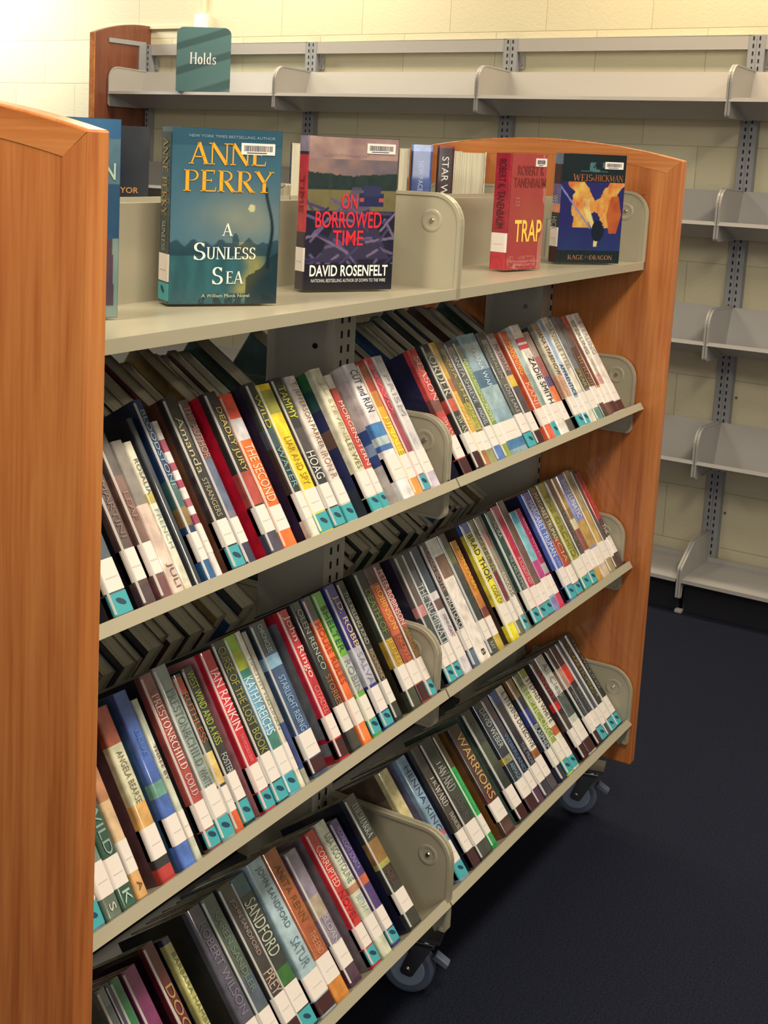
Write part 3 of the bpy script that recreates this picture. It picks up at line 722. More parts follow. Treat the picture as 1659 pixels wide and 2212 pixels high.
BOOKS = [
(1,0,0.094,0.0322,0.215,0.009,'4a5254','14182a',[],[],1,'t','grey-teal hardback with teal sticker,nearest the left oak panel'),
(1,0,0.1397,0.0227,0.225,0.0045,'5c463e','17131c',[(0.88,1,'4e3a3a')],[('MARTINI',0.3,0.62,0.4,'7a6258')],1,0,'dark brown hardback with pale leaf mark under its label'),
(1,0,0.1671,0.0208,0.225,0,'7a584c','2a1a1e',[(0,0.3,'5a5048'),(0.88,1,'7a4a48')],[('LEAF',0.35,0.6,0.4,'98705e')],1,0,'reddish brown hardback with pale leaf mark,beside pink-cream book'),
(1,0,0.189,0.0222,0.2,0.001,'d8b89e','b8a490',[(0,0.42,'85796a')],[('JULI',0.8,0.96,0.5,'6a5a50')],0,0,'pink and cream paperback with grey upper spine'),
(1,0,0.2137,0.0154,0.196,0.0033,'dccfae','c8bc9c',[(0.35,0.42,'b8a050')],[('ROSALIA',0.12,0.36,0.5,'6a6a58'),('FRENCH',0.46,0.72,0.5,'93a596')],0,0,'cream paperback with grey-green letters'),
(1,0,0.2388,0.0112,0.225,0.0053,'2b3038','232a35',[],[],0,0,'narrow black-navy book with pale label near its foot'),
(1,0,0.2561,0.0171,0.245,0,'1f3a5e','152848',[(0.45,0.6,'3a6058'),(0.6,0.7,'8a6a3a'),(0.88,1,'2a5a80')],[('BLOODSTONE',0.06,0.5,0.5,'8aa0a0')],1,0,'navy blue hardback with pale letters and blue foot'),
(1,0,0.2862,0.0127,0.215,0.0102,'e2d3c4','d2c4b4',[(0.12,0.2,'a03a50'),(0.27,0.32,'a84a58'),(0.38,0.43,'a03a50'),(0.5,0.55,'b05a60'),(0.6,0.66,'a03a50')],[],1,0,'white paperback dotted with dark crimson blotches'),
(1,0,0.3137,0.0263,0.24,0.002,'2e2a28','6e4026',[],[('Amanda',0.12,0.45,0.5,'b5a878'),('STRANGERS',0.48,0.7,0.4,'a89a70')],1,'t','black hardback with brown side cover and gold script'),
(1,0,0.3558,0.022,0.235,0.0139,'7a6e78','5a5060',[(0,0.36,'6a5850'),(0.36,0.68,'606878'),(0.87,1,'38344a')],[('THE AUTHOR',0.04,0.36,0.6,'c07868')],1,0,'grey-mauve hardback with rust-pink letters,beside the bright red book'),
(1,0,0.3978,0.0275,0.235,0.001,'2a2622','c8102a',[(0.5,0.7,'b04438'),(0.87,1,'4a4250')],[('DEADLY JURY',0.1,0.5,0.55,'c8a848')],1,0,'black hardback with gold letters and bright red side cover'),
(1,0,0.4418,0.032,0.23,0.0127,'ee6a28','e8b090',[(0,0.16,'ee4a28'),(0.16,0.3,'d8ccc0')],[('THE SECOND',0.33,0.7,0.62,'f2c8a0')],1,0,'orange hardback with a white band and large pale letters'),
(1,0,0.4943,0.0216,0.236,0.001,'24302c','1a1c34',[(0.3,0.42,'2f4a50'),(0.86,0.99,'e8d2b4')],[('WILD',0.08,0.3,0.5,'b8a83a'),('WATER',0.42,0.68,0.6,'6f9a98')],1,0,'dark green hardback with yellow and teal letters and navy side'),
(1,0,0.5179,0.0345,0.23,0.0016,'ecc822','e8c030',[(0.04,0.2,'a8a038')],[('LIAR AND SPY',0.36,0.68,0.45,'b08818')],1,'t','bright yellow hardback with a black figure on its spine'),
(1,0,0.5575,0.0293,0.235,0.0016,'28282c','20202a',[(0.05,0.28,'3a3c20'),(0.34,0.5,'4a4040')],[('TAMMY',0.06,0.28,0.6,'d0c832'),('HOAG',0.5,0.68,0.7,'d8d0b8')],1,'t','black hardback with yellow-green and white letters'),
(1,0,0.6093,0.0292,0.236,0.0135,'dccab4','c8bca8',[],[('T. JEFFERSON PARKER',0.04,0.5,0.55,'8a6848'),('IRON R',0.52,0.7,0.55,'b08068')],1,'t','white hardback with brown author letters,beside the green-and-blue cover'),
(1,0,0.6629,0.0279,0.236,0,'dccfa8','1c2450|0,.12,2a6a38;.12,.26,23504a;.4,.52,6a4a3c;.8,1,2a3440',[],[('J.L. STEVENS',0.1,0.5,0.5,'c0b080'),('LES WES',0.5,0.7,0.5,'8a7a50')],1,'t','cream hardback whose side cover is green and navy'),
(1,0,0.7121,0.0202,0.225,0.0127,'e0cfb8','b8a898',[(0.1,0.7,'c23a30')],[('MORGENSTERN',0.2,0.68,0.6,'e8c8b0')],1,'t','slim white paperback with red lettered strip'),
(1,0,0.7576,0.0348,0.232,0,'e6d8c8','d6c4b4|.46,.56,2a4a88;.56,.64,8a9cb0;.64,.72,2e4a80',[(0.44,0.54,'3a78a8'),(0.54,0.6,'b8c4bc'),(0.6,0.64,'3a68a0')],[('CUT and RUN',0.05,0.36,0.6,'303058')],1,0,'white paperback with navy title and blue sky picture'),
(1,0,0.7927,0.0275,0.23,0,'e8a028','e8b030',[(0,0.22,'a83a28'),(0.22,0.34,'c07830'),(0.5,0.72,'e0b020'),(0.87,1,'e08a38')],[('FINALE',0.42,0.7,0.6,'f0d848')],1,0,'fiery orange and yellow hardback with dark red top'),
(1,0,0.8218,0.0238,0.235,0,'b83844','a82838',[(0,0.3,'d04048'),(0.42,0.7,'98384a')],[('BRAVO',0.08,0.4,0.5,'d86a70')],1,'t','crimson hardback beside the fiery orange one'),
(1,0,0.8506,0.0309,0.235,0.001,'ccc0b4','b8b0a8',[(0.87,1,'c8b4b8')],[('PRISM',0.1,0.5,0.45,'a8a098')],1,0,'off-white hardback beside the mid bracket'),
(1,1,0.9781,0.0286,0.235,0.0045,'c23c38','16163a',[(0.4,0.5,'7a4038')],[('^SEASON',0.06,0.42,0.7,'e2b0a0'),('^SWAN',0.55,0.7,0.5,'e8b098')],1,'r','red hardback with thin cream serif letters and navy side cover'),
(1,1,1.0221,0.0296,0.238,0.002,'2a322c','1c221e',[(0.44,0.54,'c04a3c')],[('^ORDER',0.1,0.42,0.8,'d0c8b0'),('^SWAN',0.58,0.71,0.6,'c8c0a0')],1,'r','black-green hardback with white serif letters and a red flower'),
(1,1,1.0521,0.0222,0.238,0.001,'d6a038','d8a848',[(0.3,0.4,'b86838'),(0.87,1,'a86a40')],[('NOVEL',0.52,0.7,0.5,'e8c068')],1,0,'slim golden yellow hardback'),
(1,1,1.0747,0.0245,0.235,0,'6a5a40','8a7a60',[(0.5,0.72,'a89a40'),(0.87,1,'98905a')],[('ANITA',0.1,0.3,0.5,'c0a860'),('SHORES',0.34,0.7,0.6,'b8b058')],1,0,'brown and olive hardback with yellow letters'),
(1,1,1.1012,0.0314,0.233,0,'4a4c4e','7a7688',[(0.87,1,'5a7ab0')],[('ANITA SHREVE',0.12,0.52,0.5,'b8b8b0'),('ANOVEL',0.56,0.7,0.5,'c0c0c0')],1,0,'grey hardback with pale letters and blue foot'),
(1,1,1.1385,0.0261,0.232,0.002,'8a9a44','a0a068',[(0,0.18,'4a5246'),(0.87,1,'9aa048')],[('RIVERS CROSSING',0.16,0.52,0.5,'c8d0a0'),('NOVEL',0.55,0.7,0.5,'d8dcb0')],1,0,'olive green hardback with pale letters'),
(1,1,1.1659,0.0707,0.24,0.0016,'8ea4a6','76929a',[(0.3,0.44,'4a6a7a'),(0.44,0.62,'9ab0ac'),(0.88,0.95,'4a7a9a')],[('PIANA WAR',0.14,0.45,0.25,'d4d8d0')],1,0,'wide misty blue-grey hardback with cloud pattern'),
(1,1,1.246,0.0325,0.238,0.002,'55544c','4ab0b8',[],[('SARAH ALLEN',0.1,0.4,0.4,'a8a490'),('LOST LAKE',0.46,0.7,0.5,'b8b4a0')],1,'t','grey hardback with aqua edge'),
(1,1,1.2865,0.0334,0.232,0.0037,'56484a','8a7a74',[(0,0.34,'9a7f78'),(0.38,0.48,'d8b03a')],[('MAYNARD',0.1,0.34,0.5,'7a5a5a')],1,'r','mauve and black hardback with a yellow patch'),
(1,1,1.3345,0.0345,0.23,0.001,'d8572e','b0a09a',[(0.87,1,'e0603a')],[('MANNING',0.1,0.4,0.65,'e8b048'),('KANE',0.48,0.7,0.6,'f0b088')],1,0,'orange-red hardback with fat yellow letters'),
(1,1,1.3694,0.0231,0.225,0.001,'a8b4a4','b0baa8',[(0.4,0.7,'8a9a8a')],[],1,'t','slim pale grey-green book beside a white one'),
(1,1,1.395,0.0408,0.238,0,'e6d8c2','c8c8b8',[(0.12,0.16,'c83a4a'),(0.18,0.22,'c83a4a')],[('ZADIE SMITH',0.3,0.72,0.6,'2a2a2a')],1,0,'white hardback with two red squares and black author letters'),
(1,1,1.4494,0.0272,0.22,0.0049,'b0785a','8a6a60',[(0,0.25,'a08878'),(0.25,0.45,'a05a58'),(0.45,0.55,'5a4a68'),(0.55,0.7,'e0743a'),(0.88,1,'4a4038')],[],1,0,'sunset coloured paperback,pink to orange'),
(1,1,1.4954,0.0306,0.232,0,'c8b898','3a3a40',[(0,0.06,'9a8868'),(0.5,0.7,'d09a78')],[('DANA STABENOW',0.06,0.5,0.6,'4a4238'),('RESTLESS',0.52,0.7,0.5,'e8c8a0')],1,'t','cream hardback with dark author letters and sunset foot'),
(1,1,1.5283,0.026,0.235,0.001,'a6bccc','3a6a88',[(0,0.1,'8aa0b0')],[('APPRENTICE',0.42,0.72,0.7,'2a3440')],1,'t','pale blue hardback with black gothic letters'),
(1,1,1.5547,0.0316,0.24,0,'dcd0b4','c8bca0',[],[('DANIELLE STEEL',0.06,0.5,0.6,'9a9070')],1,0,'cream hardback with tall thin grey-gold letters'),
(1,1,1.589,0.0352,0.238,0,'6a7272','5a6064',[(0.5,0.7,'4a4e3a'),(0.87,1,'5a8a78')],[('SPEAR',0.5,0.68,0.5,'b0a060')],1,0,'steel grey hardback with green foot'),
(1,1,1.6318,0.0305,0.235,0.002,'4a3a30','3a2c24',[(0,0.3,'5a5850'),(0.87,1,'3a3430')],[('BERNIE',0.4,0.7,0.6,'a0714a')],1,0,'dark brown hardback with white publisher mark'),
(1,1,1.6627,0.0225,0.235,0.001,'6a3a2c','c04a3a',[(0,0.12,'c8442f'),(0.7,0.72,'c87a40')],[],1,0,'slim dark book with bright red top'),
(1,1,1.688,0.0287,0.235,0.001,'dcccb2','d0c4a8',[(0.6,0.7,'d8a090')],[('STERLING',0.06,0.4,0.6,'8a8a78'),('WATSON',0.45,0.62,0.4,'a89888')],1,'r','white hardback with grey-gold letters,left of a matching pair'),
(1,1,1.7171,0.038,0.235,0,'e2d2bc','d8caae',[],[('STERLING',0.08,0.42,0.55,'b0a898')],1,'r','white hardback with grey-gold letters,last beside the right bracket'),
(2,0,0.0429,0.0311,0.22,0.002,'d8bfa0','7a2a28',[(0,0.3,'b8906a'),(0.86,1,'6a7a7a')],[],1,'t','cream hardback cut by the left oak panel,teal sticker'),
(2,0,0.0759,0.0257,0.22,0,'5a6250','4a5040',[(0.1,0.32,'c8a878'),(0.32,0.7,'6a7a64')],[('S',0.9,0.97,0.4,'c8c0a8')],1,0,'grey-green floral paperback'),
(2,0,0.1035,0.0257,0.22,0.001,'2a4a38','1e3228',[(0,0.12,'9a7a50'),(0.2,0.45,'4a4238')],[('WILD',0.4,0.7,0.5,'8a9a88'),('K',0.9,0.97,0.5,'a8b8a0')],1,0,'dark green paperback with pale scribbled letters'),
(2,0,0.1423,0.0189,0.22,0.0131,'d09a5a','b88048',[(0,0.25,'4a3430'),(0.25,0.45,'b87a50'),(0.45,0.7,'d8b080')],[('A',0.9,0.97,0.4,'7a4a28')],1,0,'orange-tan paperback with a face in its middle'),
(2,0,0.1832,0.0261,0.225,0.0074,'d0c49a','5a3a40',[(0,0.14,'b85a40'),(0.14,0.22,'a8543a'),(0.56,0.7,'d8a058'),(0.87,0.92,'2a2628'),(0.92,1,'a82f28')],[('ANGELA BEARSE',0.26,0.56,0.4,'7a7458')],1,0,'cream hardback with orange top and red emblem foot'),
(2,0,0.2188,0.0243,0.232,0.001,'44609c','3a5a78',[(0.52,0.6,'6a9a80'),(0.87,1,'4a6aa8')],[('BLUE',0.1,0.5,0.3,'5a78b0')],1,0,'cobalt blue hardback with a green emblem'),
(2,0,0.2502,0.0124,0.215,0.0074,'c8c4a4','b8b498',[],[('THREE BY',0.1,0.7,0.4,'7a4a48')],1,0,'narrow grey-cream book with maroon marks'),
(2,0,0.274,0.0247,0.238,0.002,'a04038','1a1c26',[(0,0.12,'8a5248')],[('^PRESTON&CHILD',0.12,0.55,0.6,'e2cdb8'),('^COLD',0.58,0.7,0.5,'d8b8a8')],1,'t','brick red hardback with white author pair,grey twin beside it'),
(2,0,0.3017,0.0284,0.24,0.002,'8c9484','a8b09c',[],[('^PRESTON&CHILD',0.14,0.58,0.55,'5f665c'),('WHITE',0.6,0.7,0.5,'6a7068')],1,'t','grey-green hardback with darker author pair,red twin beside it'),
(2,0,0.3305,0.0181,0.22,0.001,'3a3c34','c0a080',[(0.02,0.12,'c8482a'),(0.5,0.58,'e0c070'),(0.58,0.7,'d8b060'),(0.87,1,'d85a28')],[('RUTHLESS',0.12,0.44,0.65,'b05a38')],1,0,'black hardback with orange letters and orange foot'),
(2,0,0.3594,0.0246,0.222,0.009,'2c302e','22242c',[],[('WEST WIND AND A KISS',0.03,0.5,0.6,'a8b032'),('FOSTER',0.56,0.68,0.5,'b8b8a8')],1,'t','black hardback with lime letters running down'),
(2,0,0.3989,0.0256,0.231,0.0016,'c81f30','d88a88',[],[('IAN RANKIN',0.12,0.5,0.72,'eec8b8'),('THE IMPOSSIBLE DEAD',0.53,0.7,0.5,'e08078')],1,'t','red hardback with large white author letters'),
(2,0,0.4269,0.0275,0.236,0,'2c302a','22241e',[],[('CURSE OF THE LOST BOOK',0.04,0.7,0.6,'9a9444')],1,'t','dark olive hardback with gold-green letters'),
(2,0,0.4581,0.0271,0.236,0.002,'6a9cae','5a8a98',[(0,0.1,'8aac28'),(0.1,0.22,'a8b020'),(0.22,0.28,'2a7a6a'),(0.62,0.72,'3a7a68')],[('KATHY REICHS',0.27,0.63,0.75,'d2e0dc')],1,'t','sky blue hardback with green-yellow top'),
(2,0,0.4862,0.0108,0.236,0.001,'d8ccaa','e8e0c0',[],[('TIMOTHY HALLINAN',0.1,0.7,0.5,'8a8468')],1,0,'slim cream hardback beside the sky blue one'),
(2,0,0.5019,0.0109,0.232,0.0037,'9a927e','b8ac98',[(0.6,0.9,'2a3a6a')],[],0,0,'slim grey book with navy foot'),
(2,0,0.5345,0.0379,0.236,0.0115,'38506c','2c3c60',[(0,0.2,'3a4648'),(0.22,0.3,'8ab0c0'),(0.7,0.85,'3a5484')],[('CHRONICLES',0.02,0.2,0.3,'b8c0b0'),('STARLIGHT RISING',0.36,0.72,0.4,'9ab0c0')],1,'r','blue night-sky hardback with a bright star'),
(2,0,0.5977,0.0252,0.236,0.0037,'c82434','74706c|0,.06,a41828;.84,.87,a41828;.95,1,a41828',[],[('John Ringo',0.04,0.46,0.75,'ecc4ac'),('CITADEL',0.52,0.7,0.5,'e08070')],1,'r','red hardback whose grey side cover has a red frame'),
(2,0,0.6326,0.0246,0.238,0.002,'2c302c','14161a',[(0.86,0.98,'3a362e')],[('OLEN RENCO',0.05,0.46,0.55,'a8a898'),('STORIES',0.5,0.7,0.6,'b0623a')],1,0,'black hardback with grey author letters and gold emblem'),
(2,0,0.6636,0.0239,0.238,0.0016,'e8622a','8a7a98',[(0,0.16,'444650'),(0.87,1,'f0742a')],[('HOUSE RULES',0.18,0.6,0.6,'a83a1a')],1,0,'orange hardback with charcoal top'),
(2,0,0.6957,0.026,0.238,0.0033,'6aa62e','3a6a28',[(0.02,0.3,'5aa030'),(0.45,0.7,'b0aea0')],[('SHELTER',0.1,0.42,0.6,'2a5a48'),('ROBIN',0.48,0.7,0.6,'888880')],1,'t','bright green hardback with grey lower half'),
(2,0,0.7314,0.0283,0.24,0.002,'382c78','2a2466',[(0.44,0.7,'b4acb0')],[('J.D. ROBB',0.08,0.44,0.65,'d8b868'),('SALVA',0.48,0.7,0.5,'8a8890')],1,'t','purple hardback with yellow author letters'),
(2,0,0.776,0.023,0.238,0.0094,'2c2e28','201e1c',[(0.5,0.7,'5a4a3a')],[('THE KILLING KIND',0.08,0.46,0.5,'a8a48c'),('RICHMOND',0.5,0.72,0.4,'b09068')],1,0,'dark green-grey hardback with white foot mark'),
(2,0,0.8213,0.0288,0.24,0.001,'363a2a','2a2418',[(0.5,0.72,'a8802a')],[('DEATH OF',0.14,0.46,0.6,'6a7a3a'),('JETTER',0.5,0.7,0.6,'d0a838')],1,0,'dark olive hardback with amber lower half'),
(2,0,0.855,0.0262,0.238,0.002,'8a3c2a','2a2420',[(0,0.12,'5a4038'),(0.12,0.5,'c05a34'),(0.6,0.72,'a04a34')],[('ROBINSON',0.14,0.46,0.65,'e0a848'),('NOVEL',0.52,0.7,0.5,'d06a3a')],1,'r','rust red hardback with amber letters'),
(2,0,0.8816,0.0229,0.238,0,'a84a40','b87a70',[(0,0.06,'7a4a44'),(0.48,0.72,'6a5030')],[('PETER ROBINSON',0.05,0.46,0.65,'e4c8b8'),('ABATTOIR',0.5,0.7,0.6,'a8703a')],1,'t','red-brown hardback with white author letters at the mid bracket'),
(2,1,0.9529,0.0248,0.236,0,'564a46','16182c',[(0,0.15,'4a4e44'),(0.4,0.48,'c87a74'),(0.48,0.72,'3e423e')],[],1,'t','grey-brown hardback with a pink patch and navy side'),
(2,1,0.9781,0.0248,0.236,0,'505252','6a5a54',[(0,0.15,'3a3a38')],[('THE NUMINATI',0.26,0.72,0.8,'b8bcb0')],1,'t','grey hardback with big silver letters running down'),
(2,1,1.0103,0.0314,0.236,0.002,'d0c2ba','2a2a34',[(0,0.36,'35444f'),(0.42,0.5,'6a4a44')],[('STEPHENS',0.54,0.64,0.6,'6a6260'),('GIANT',0.64,0.72,0.6,'8a4a50')],1,0,'two-tone hardback,slate top with white horses,pale below'),
(2,1,1.0492,0.0227,0.236,0.001,'403c38','6a7470',[(0.87,1,'5a6a78')],[('CRAIG BOYLE',0.06,0.4,0.6,'b8847a'),('PROTOCOL',0.44,0.72,0.7,'d0c8bc')],1,0,'dark hardback with pink and white letters'),
(2,1,1.0738,0.0427,0.236,0.001,'e4d2bc','d8c8b4',[(0,0.12,'d8d0b8'),(0.14,0.32,'7a5a48')],[('8',0.9,0.96,0.3,'3a3430')],0,0,'thick white hardback with a brown picture near its top'),
(2,1,1.1186,0.0279,0.236,0,'3e423c','8a8070',[(0.12,0.25,'5a6238')],[('RAY',0.9,0.96,0.5,'b0a898')],1,0,'dark grey-green hardback between white book and flame book'),
(2,1,1.1649,0.0225,0.215,0.0074,'c87a24','3a3028',[(0.5,0.62,'b06a30'),(0.62,0.7,'7a3a30'),(0.87,1,'b89a38')],[('MONTANA',0.06,0.45,0.6,'e8b040')],1,0,'flame-orange paperback with dark foot'),
(2,1,1.2143,0.0319,0.236,0.002,'e0cc3a','43322c',[(0,0.09,'44589a'),(0.88,1,'e8d422')],[('BRAD THOR',0.1,0.5,0.65,'33343a'),('CODE OF',0.54,0.7,0.5,'7a7030')],1,0,'yellow hardback with blue top and black author letters'),
(2,1,1.2466,0.0214,0.236,0.001,'6a6042','8a8a7a',[(0.46,0.7,'7a3030')],[('AUTHOR',0.08,0.46,0.8,'9a8a50')],1,0,'olive-brown hardback with gold letters'),
(2,1,1.2813,0.0222,0.236,0.0053,'9a8a70','8a7a66',[(0.12,0.26,'a86a5a')],[('DAKOTA',0.5,0.72,0.6,'e0d4bc')],1,'t','tan hardback with white letters near its foot'),
(2,1,1.3216,0.0297,0.236,0,'2e4a3e','b8ac94',[],[('NORA',0.1,0.24,0.5,'b8b8a0'),('THE LAKE SUMMER',0.4,0.7,0.45,'a8b0a0')],1,'t','dark green hardback with tan side cover'),
(2,1,1.3558,0.0304,0.24,0.001,'be3048','a89a88',[],[('A SCARLET KEY',0.46,0.7,0.45,'e8b0a0')],1,'t','crimson-pink hardback in the middle of the right bay'),
(2,1,1.3907,0.0286,0.245,0.002,'6e5044','8a7a68',[],[],1,'t','plain chestnut brown hardback'),
(2,1,1.4217,0.0268,0.215,0.002,'7ab4b4','5a8a98',[(0,0.12,'4aa0b0'),(0.5,0.7,'b83a78'),(0.87,1,'8a78a0')],[],1,0,'short aqua paperback with magenta lower half'),
(2,1,1.4567,0.0223,0.215,0.0057,'a81a50','c0245a',[(0.56,0.66,'a8a098'),(0.87,1,'c82848')],[('RISKY WIVES',0.1,0.5,0.45,'e08098')],1,0,'short magenta paperback with small letters'),
(2,1,1.5037,0.0334,0.238,0.001,'5a6cb8','141632',[],[('MARGARET TRUMAN',0.08,0.6,0.72,'d8dce0'),('MURDER',0.62,0.71,0.5,'a0b0e0')],1,'t','periwinkle blue hardback with white author letters'),
(2,1,1.5437,0.0315,0.24,0.0016,'a8402c','c87a68',[(0,0.48,'5a4a38')],[('MARGARET TRUMAN',0.05,0.5,0.65,'d8c8a8'),('CIA',0.52,0.7,0.6,'e09878')],1,'t','brown and red hardback with white author letters'),
(2,1,1.5867,0.0405,0.242,0.002,'98923a','d8cc88',[],[('THE ORCHID',0.1,0.7,0.5,'7a7a2c')],1,'t','olive-yellow hardback with cream edge'),
(2,1,1.6276,0.0307,0.242,0,'4a463c','6a6a64',[(0,0.3,'5a4c38')],[('TURNER',0.3,0.68,0.5,'6a6250')],1,'t','charcoal hardback after the olive-yellow one'),
(2,1,1.6636,0.0254,0.24,0.001,'c8b890','b8a070',[(0,0.3,'b08a4a'),(0.3,0.4,'8a6a40'),(0.5,0.7,'8a4a40'),(0.88,1,'c09038')],[],1,0,'cream and tan patterned hardback'),
(2,1,1.6918,0.0403,0.24,0.001,'8488b4','989ac0',[(0.45,0.7,'b8924a'),(0.88,1,'c8b090')],[('BABY LUNATIC',0.05,0.42,0.6,'e0e0d8')],1,0,'lilac hardback with gold lower half'),
(2,1,1.7374,0.0324,0.243,0.002,'a08c5c','b8a678',[(0.4,0.7,'c0984c')],[],1,0,'old-gold hardback third from the right end'),
(2,1,1.7703,0.0209,0.24,0.001,'4a3c34','6a5a50',[],[],1,0,'slim dark brown hardback second from the right end'),
(2,1,1.7916,0.0269,0.228,0.001,'4a2c2c','c03a38',[(0,0.5,'b02a2c')],[('ROSA VEGGER',0.02,0.44,0.6,'c85048'),('THE O',0.56,0.72,0.6,'d8c8b0')],1,0,'maroon hardback with red top,last at right bracket'),
(3,0,0.1796,0.017,0.225,0,'75746a','5a5a50',[(0.1,0.3,'5a5e58')],[],1,0,'grey speckled hardback at the bottom left corner'),
(3,0,0.197,0.008,0.225,0,'3c3450','2c2640',[],[],1,0,'dark violet hardback left of the green one'),
(3,0,0.2054,0.0188,0.225,0,'2c6a3e','2f8a52',[],[],1,0,'plain green hardback at the bottom left'),
(3,0,0.2301,0.028,0.225,0,'7a2a54','c04a68',[],[],1,0,'magenta-purple hardback right of the green one'),
(3,0,0.2793,0.0228,0.235,0,'5c1a1c','1e0c18',[],[('DOC',0.22,0.55,0.6,'a8824a')],1,0,'deep red hardback with big gold letters'),
(3,0,0.3164,0.0154,0.228,0,'b8ac62','14162c',[(0,0.04,'2a2a38')],[('BARBARA HAMBLY',0.1,0.6,0.5,'7a7648')],1,0,'pale yellow hardback with dark blue side'),
(3,0,0.3782,0.031,0.238,0,'4e4852','15131f',[],[('ROBERT WILSON',0.1,0.66,0.5,'7a7078')],1,0,'mauve-grey hardback with a big dark side cover'),
(3,0,0.4121,0.0315,0.238,0,'4a5646','3c4038',[(0.5,0.7,'48505a')],[('KAREN SANDLER',0.1,0.6,0.4,'6e7a64')],1,0,'sage grey hardback between mauve-grey and dark brown books'),
(3,0,0.4518,0.0306,0.238,0,'3a3430','5c605c',[],[('JOHN SANDFORD',0.1,0.46,0.4,'a88a78'),('PREY',0.56,0.7,0.7,'c09a84')],1,'r','dark brown hardback with pinkish letters'),
(3,0,0.4834,0.0364,0.236,0.0033,'2a302a','5a6664',[(0,0.12,'2f5a62'),(0.6,0.7,'2f6428')],[('SANDFORD',0.16,0.52,0.72,'b8b498')],1,'t','black hardback with teal top,cream letters and green foot'),
(3,0,0.527,0.0405,0.24,0.001,'9fb0ac','7a8f92',[],[('JOHN SANDFORD',0.05,0.45,0.42,'566468'),('SATUR',0.52,0.7,0.5,'5f7478')],1,'r','thick pale blue-grey hardback with dark letters'),
(3,0,0.5697,0.0365,0.238,0.0016,'a4522a','d8904a',[(0.87,1,'c87a2a')],[('ANITA RENN',0.1,0.48,0.4,'6a4a20'),('THE END',0.56,0.7,0.5,'c88a68')],1,0,'burnt orange hardback with dark letters'),
(3,0,0.6229,0.0323,0.218,0.0098,'8a7a84','b05a3a',[(0.35,0.5,'a89478'),(0.87,1,'4a2c3c')],[('SLOAN',0.5,0.7,0.4,'b8a8a0')],1,0,'dusty mauve hardback with plum foot'),
(3,0,0.6787,0.0265,0.225,0.002,'c8242a','7a6a68',[],[('CORRUPTED',0.12,0.42,0.6,'e4c0a0'),('NOVEL',0.46,0.68,0.6,'982020')],1,'t','bright red hardback with cream block letters and white foot'),
(3,0,0.7096,0.0271,0.228,0,'ccc6a4','b8b090',[(0.48,0.53,'b07a58')],[('LISA SCOTTOLINE',0.1,0.46,0.6,'6f7a6c'),('BETRAY',0.56,0.68,0.5,'9aaea6')],1,0,'cream hardback with grey author letters,right of the red one'),
(3,0,0.753,0.0264,0.215,0.0098,'4a3068','7a6a98',[(0.45,0.52,'c0583a')],[('MOONLIGHT SONATA',0.06,0.4,0.5,'9a8ab0')],1,'t','purple hardback with an orange glow'),
(3,0,0.8025,0.0358,0.232,0,'2e302a','12162a',[(0.34,0.5,'8a6230'),(0.5,0.54,'a09a48')],[('^THESHARRA',0.06,0.32,0.5,'a8a898'),('NOVEL',0.54,0.68,0.5,'6a3a30')],1,0,'dark hardback with an orange flower,last in the left bay'),
(3,1,0.9326,0.0306,0.232,0.0078,'c8b47a','5c4836|.2,.3,7a6650;.34,.55,4a3428;.6,.72,7a6a58',[],[],1,0,'cream spined book with brown side cover behind the mid bracket'),
(3,1,0.993,0.0321,0.232,0.0057,'7f98a6','6a6480',[(0.62,0.66,'b85068')],[('HENNA KING',0.08,0.62,0.5,'3c4650')],1,'t','light blue hardback with dark letters'),
(3,1,1.0427,0.0259,0.232,0.001,'3c342e','1a1a30',[(0,0.2,'4a453c')],[('^J.R.',0.26,0.34,0.5,'c0b4a0'),('^WARD',0.34,0.5,0.8,'c8bca8'),('^IMMOR',0.56,0.7,0.6,'b0a490')],1,'r','dark brown hardback with pale serif letters,red sticker'),
(3,1,1.0742,0.0438,0.232,0.001,'34342e','4c4a44',[(0,0.2,'403e36')],[('^J.R.',0.2,0.28,0.4,'a8a490'),('^WARD',0.26,0.44,0.7,'a8a490'),('LOVER',0.5,0.66,0.4,'5a5048')],1,0,'black hardback with pale serif letters and white foot mark'),
(3,1,1.1316,0.0216,0.228,0.0078,'1f9a48','5a4030',[(0,0.3,'4a3a28'),(0.87,1,'1f9048')],[('LOVER ENSHRINED',0.36,0.68,0.35,'58c070')],1,0,'bright green hardback in the lowest row'),
(3,1,1.1869,0.0411,0.22,0.0053,'4e3028','7a4420',[(0,0.1,'3a2824'),(0.6,0.7,'5a2a26')],[('WARRIORS',0.08,0.68,0.62,'c8a058')],1,0,'maroon-brown hardback with huge gold letters'),
(3,1,1.2508,0.0365,0.228,0.0029,'343830','54695a',[(0.3,0.5,'424a34')],[('CHRISTINE',0.1,0.28,0.6,'4c5048')],1,'r','dark grey hardback with green side edge'),
(3,1,1.2972,0.0332,0.228,0,'2c3036','5a6468',[(0.5,0.56,'a89038')],[('DAVID WEBER',0.06,0.42,0.6,'b8bcb0'),('OFF ARMAGE',0.5,0.72,0.7,'7f9aa0')],1,'r','black hardback with white author letters and yellow patch'),
(3,1,1.3327,0.0294,0.228,0,'2a2c3a','5a5a68',[(0,0.2,'4a3038'),(0.87,1,'4a2a40')],[('WEBERLAND',0.35,0.7,0.45,'5a7a98')],1,0,'blue-black hardback with faint blue letters'),
(3,1,1.369,0.0325,0.228,0,'2a2630','3a4a68',[(0,0.12,'1f4a88'),(0.87,1,'3c3440')],[('THE PRIDE',0.5,0.7,0.4,'8a8a90')],1,0,'black hardback with bright blue top'),
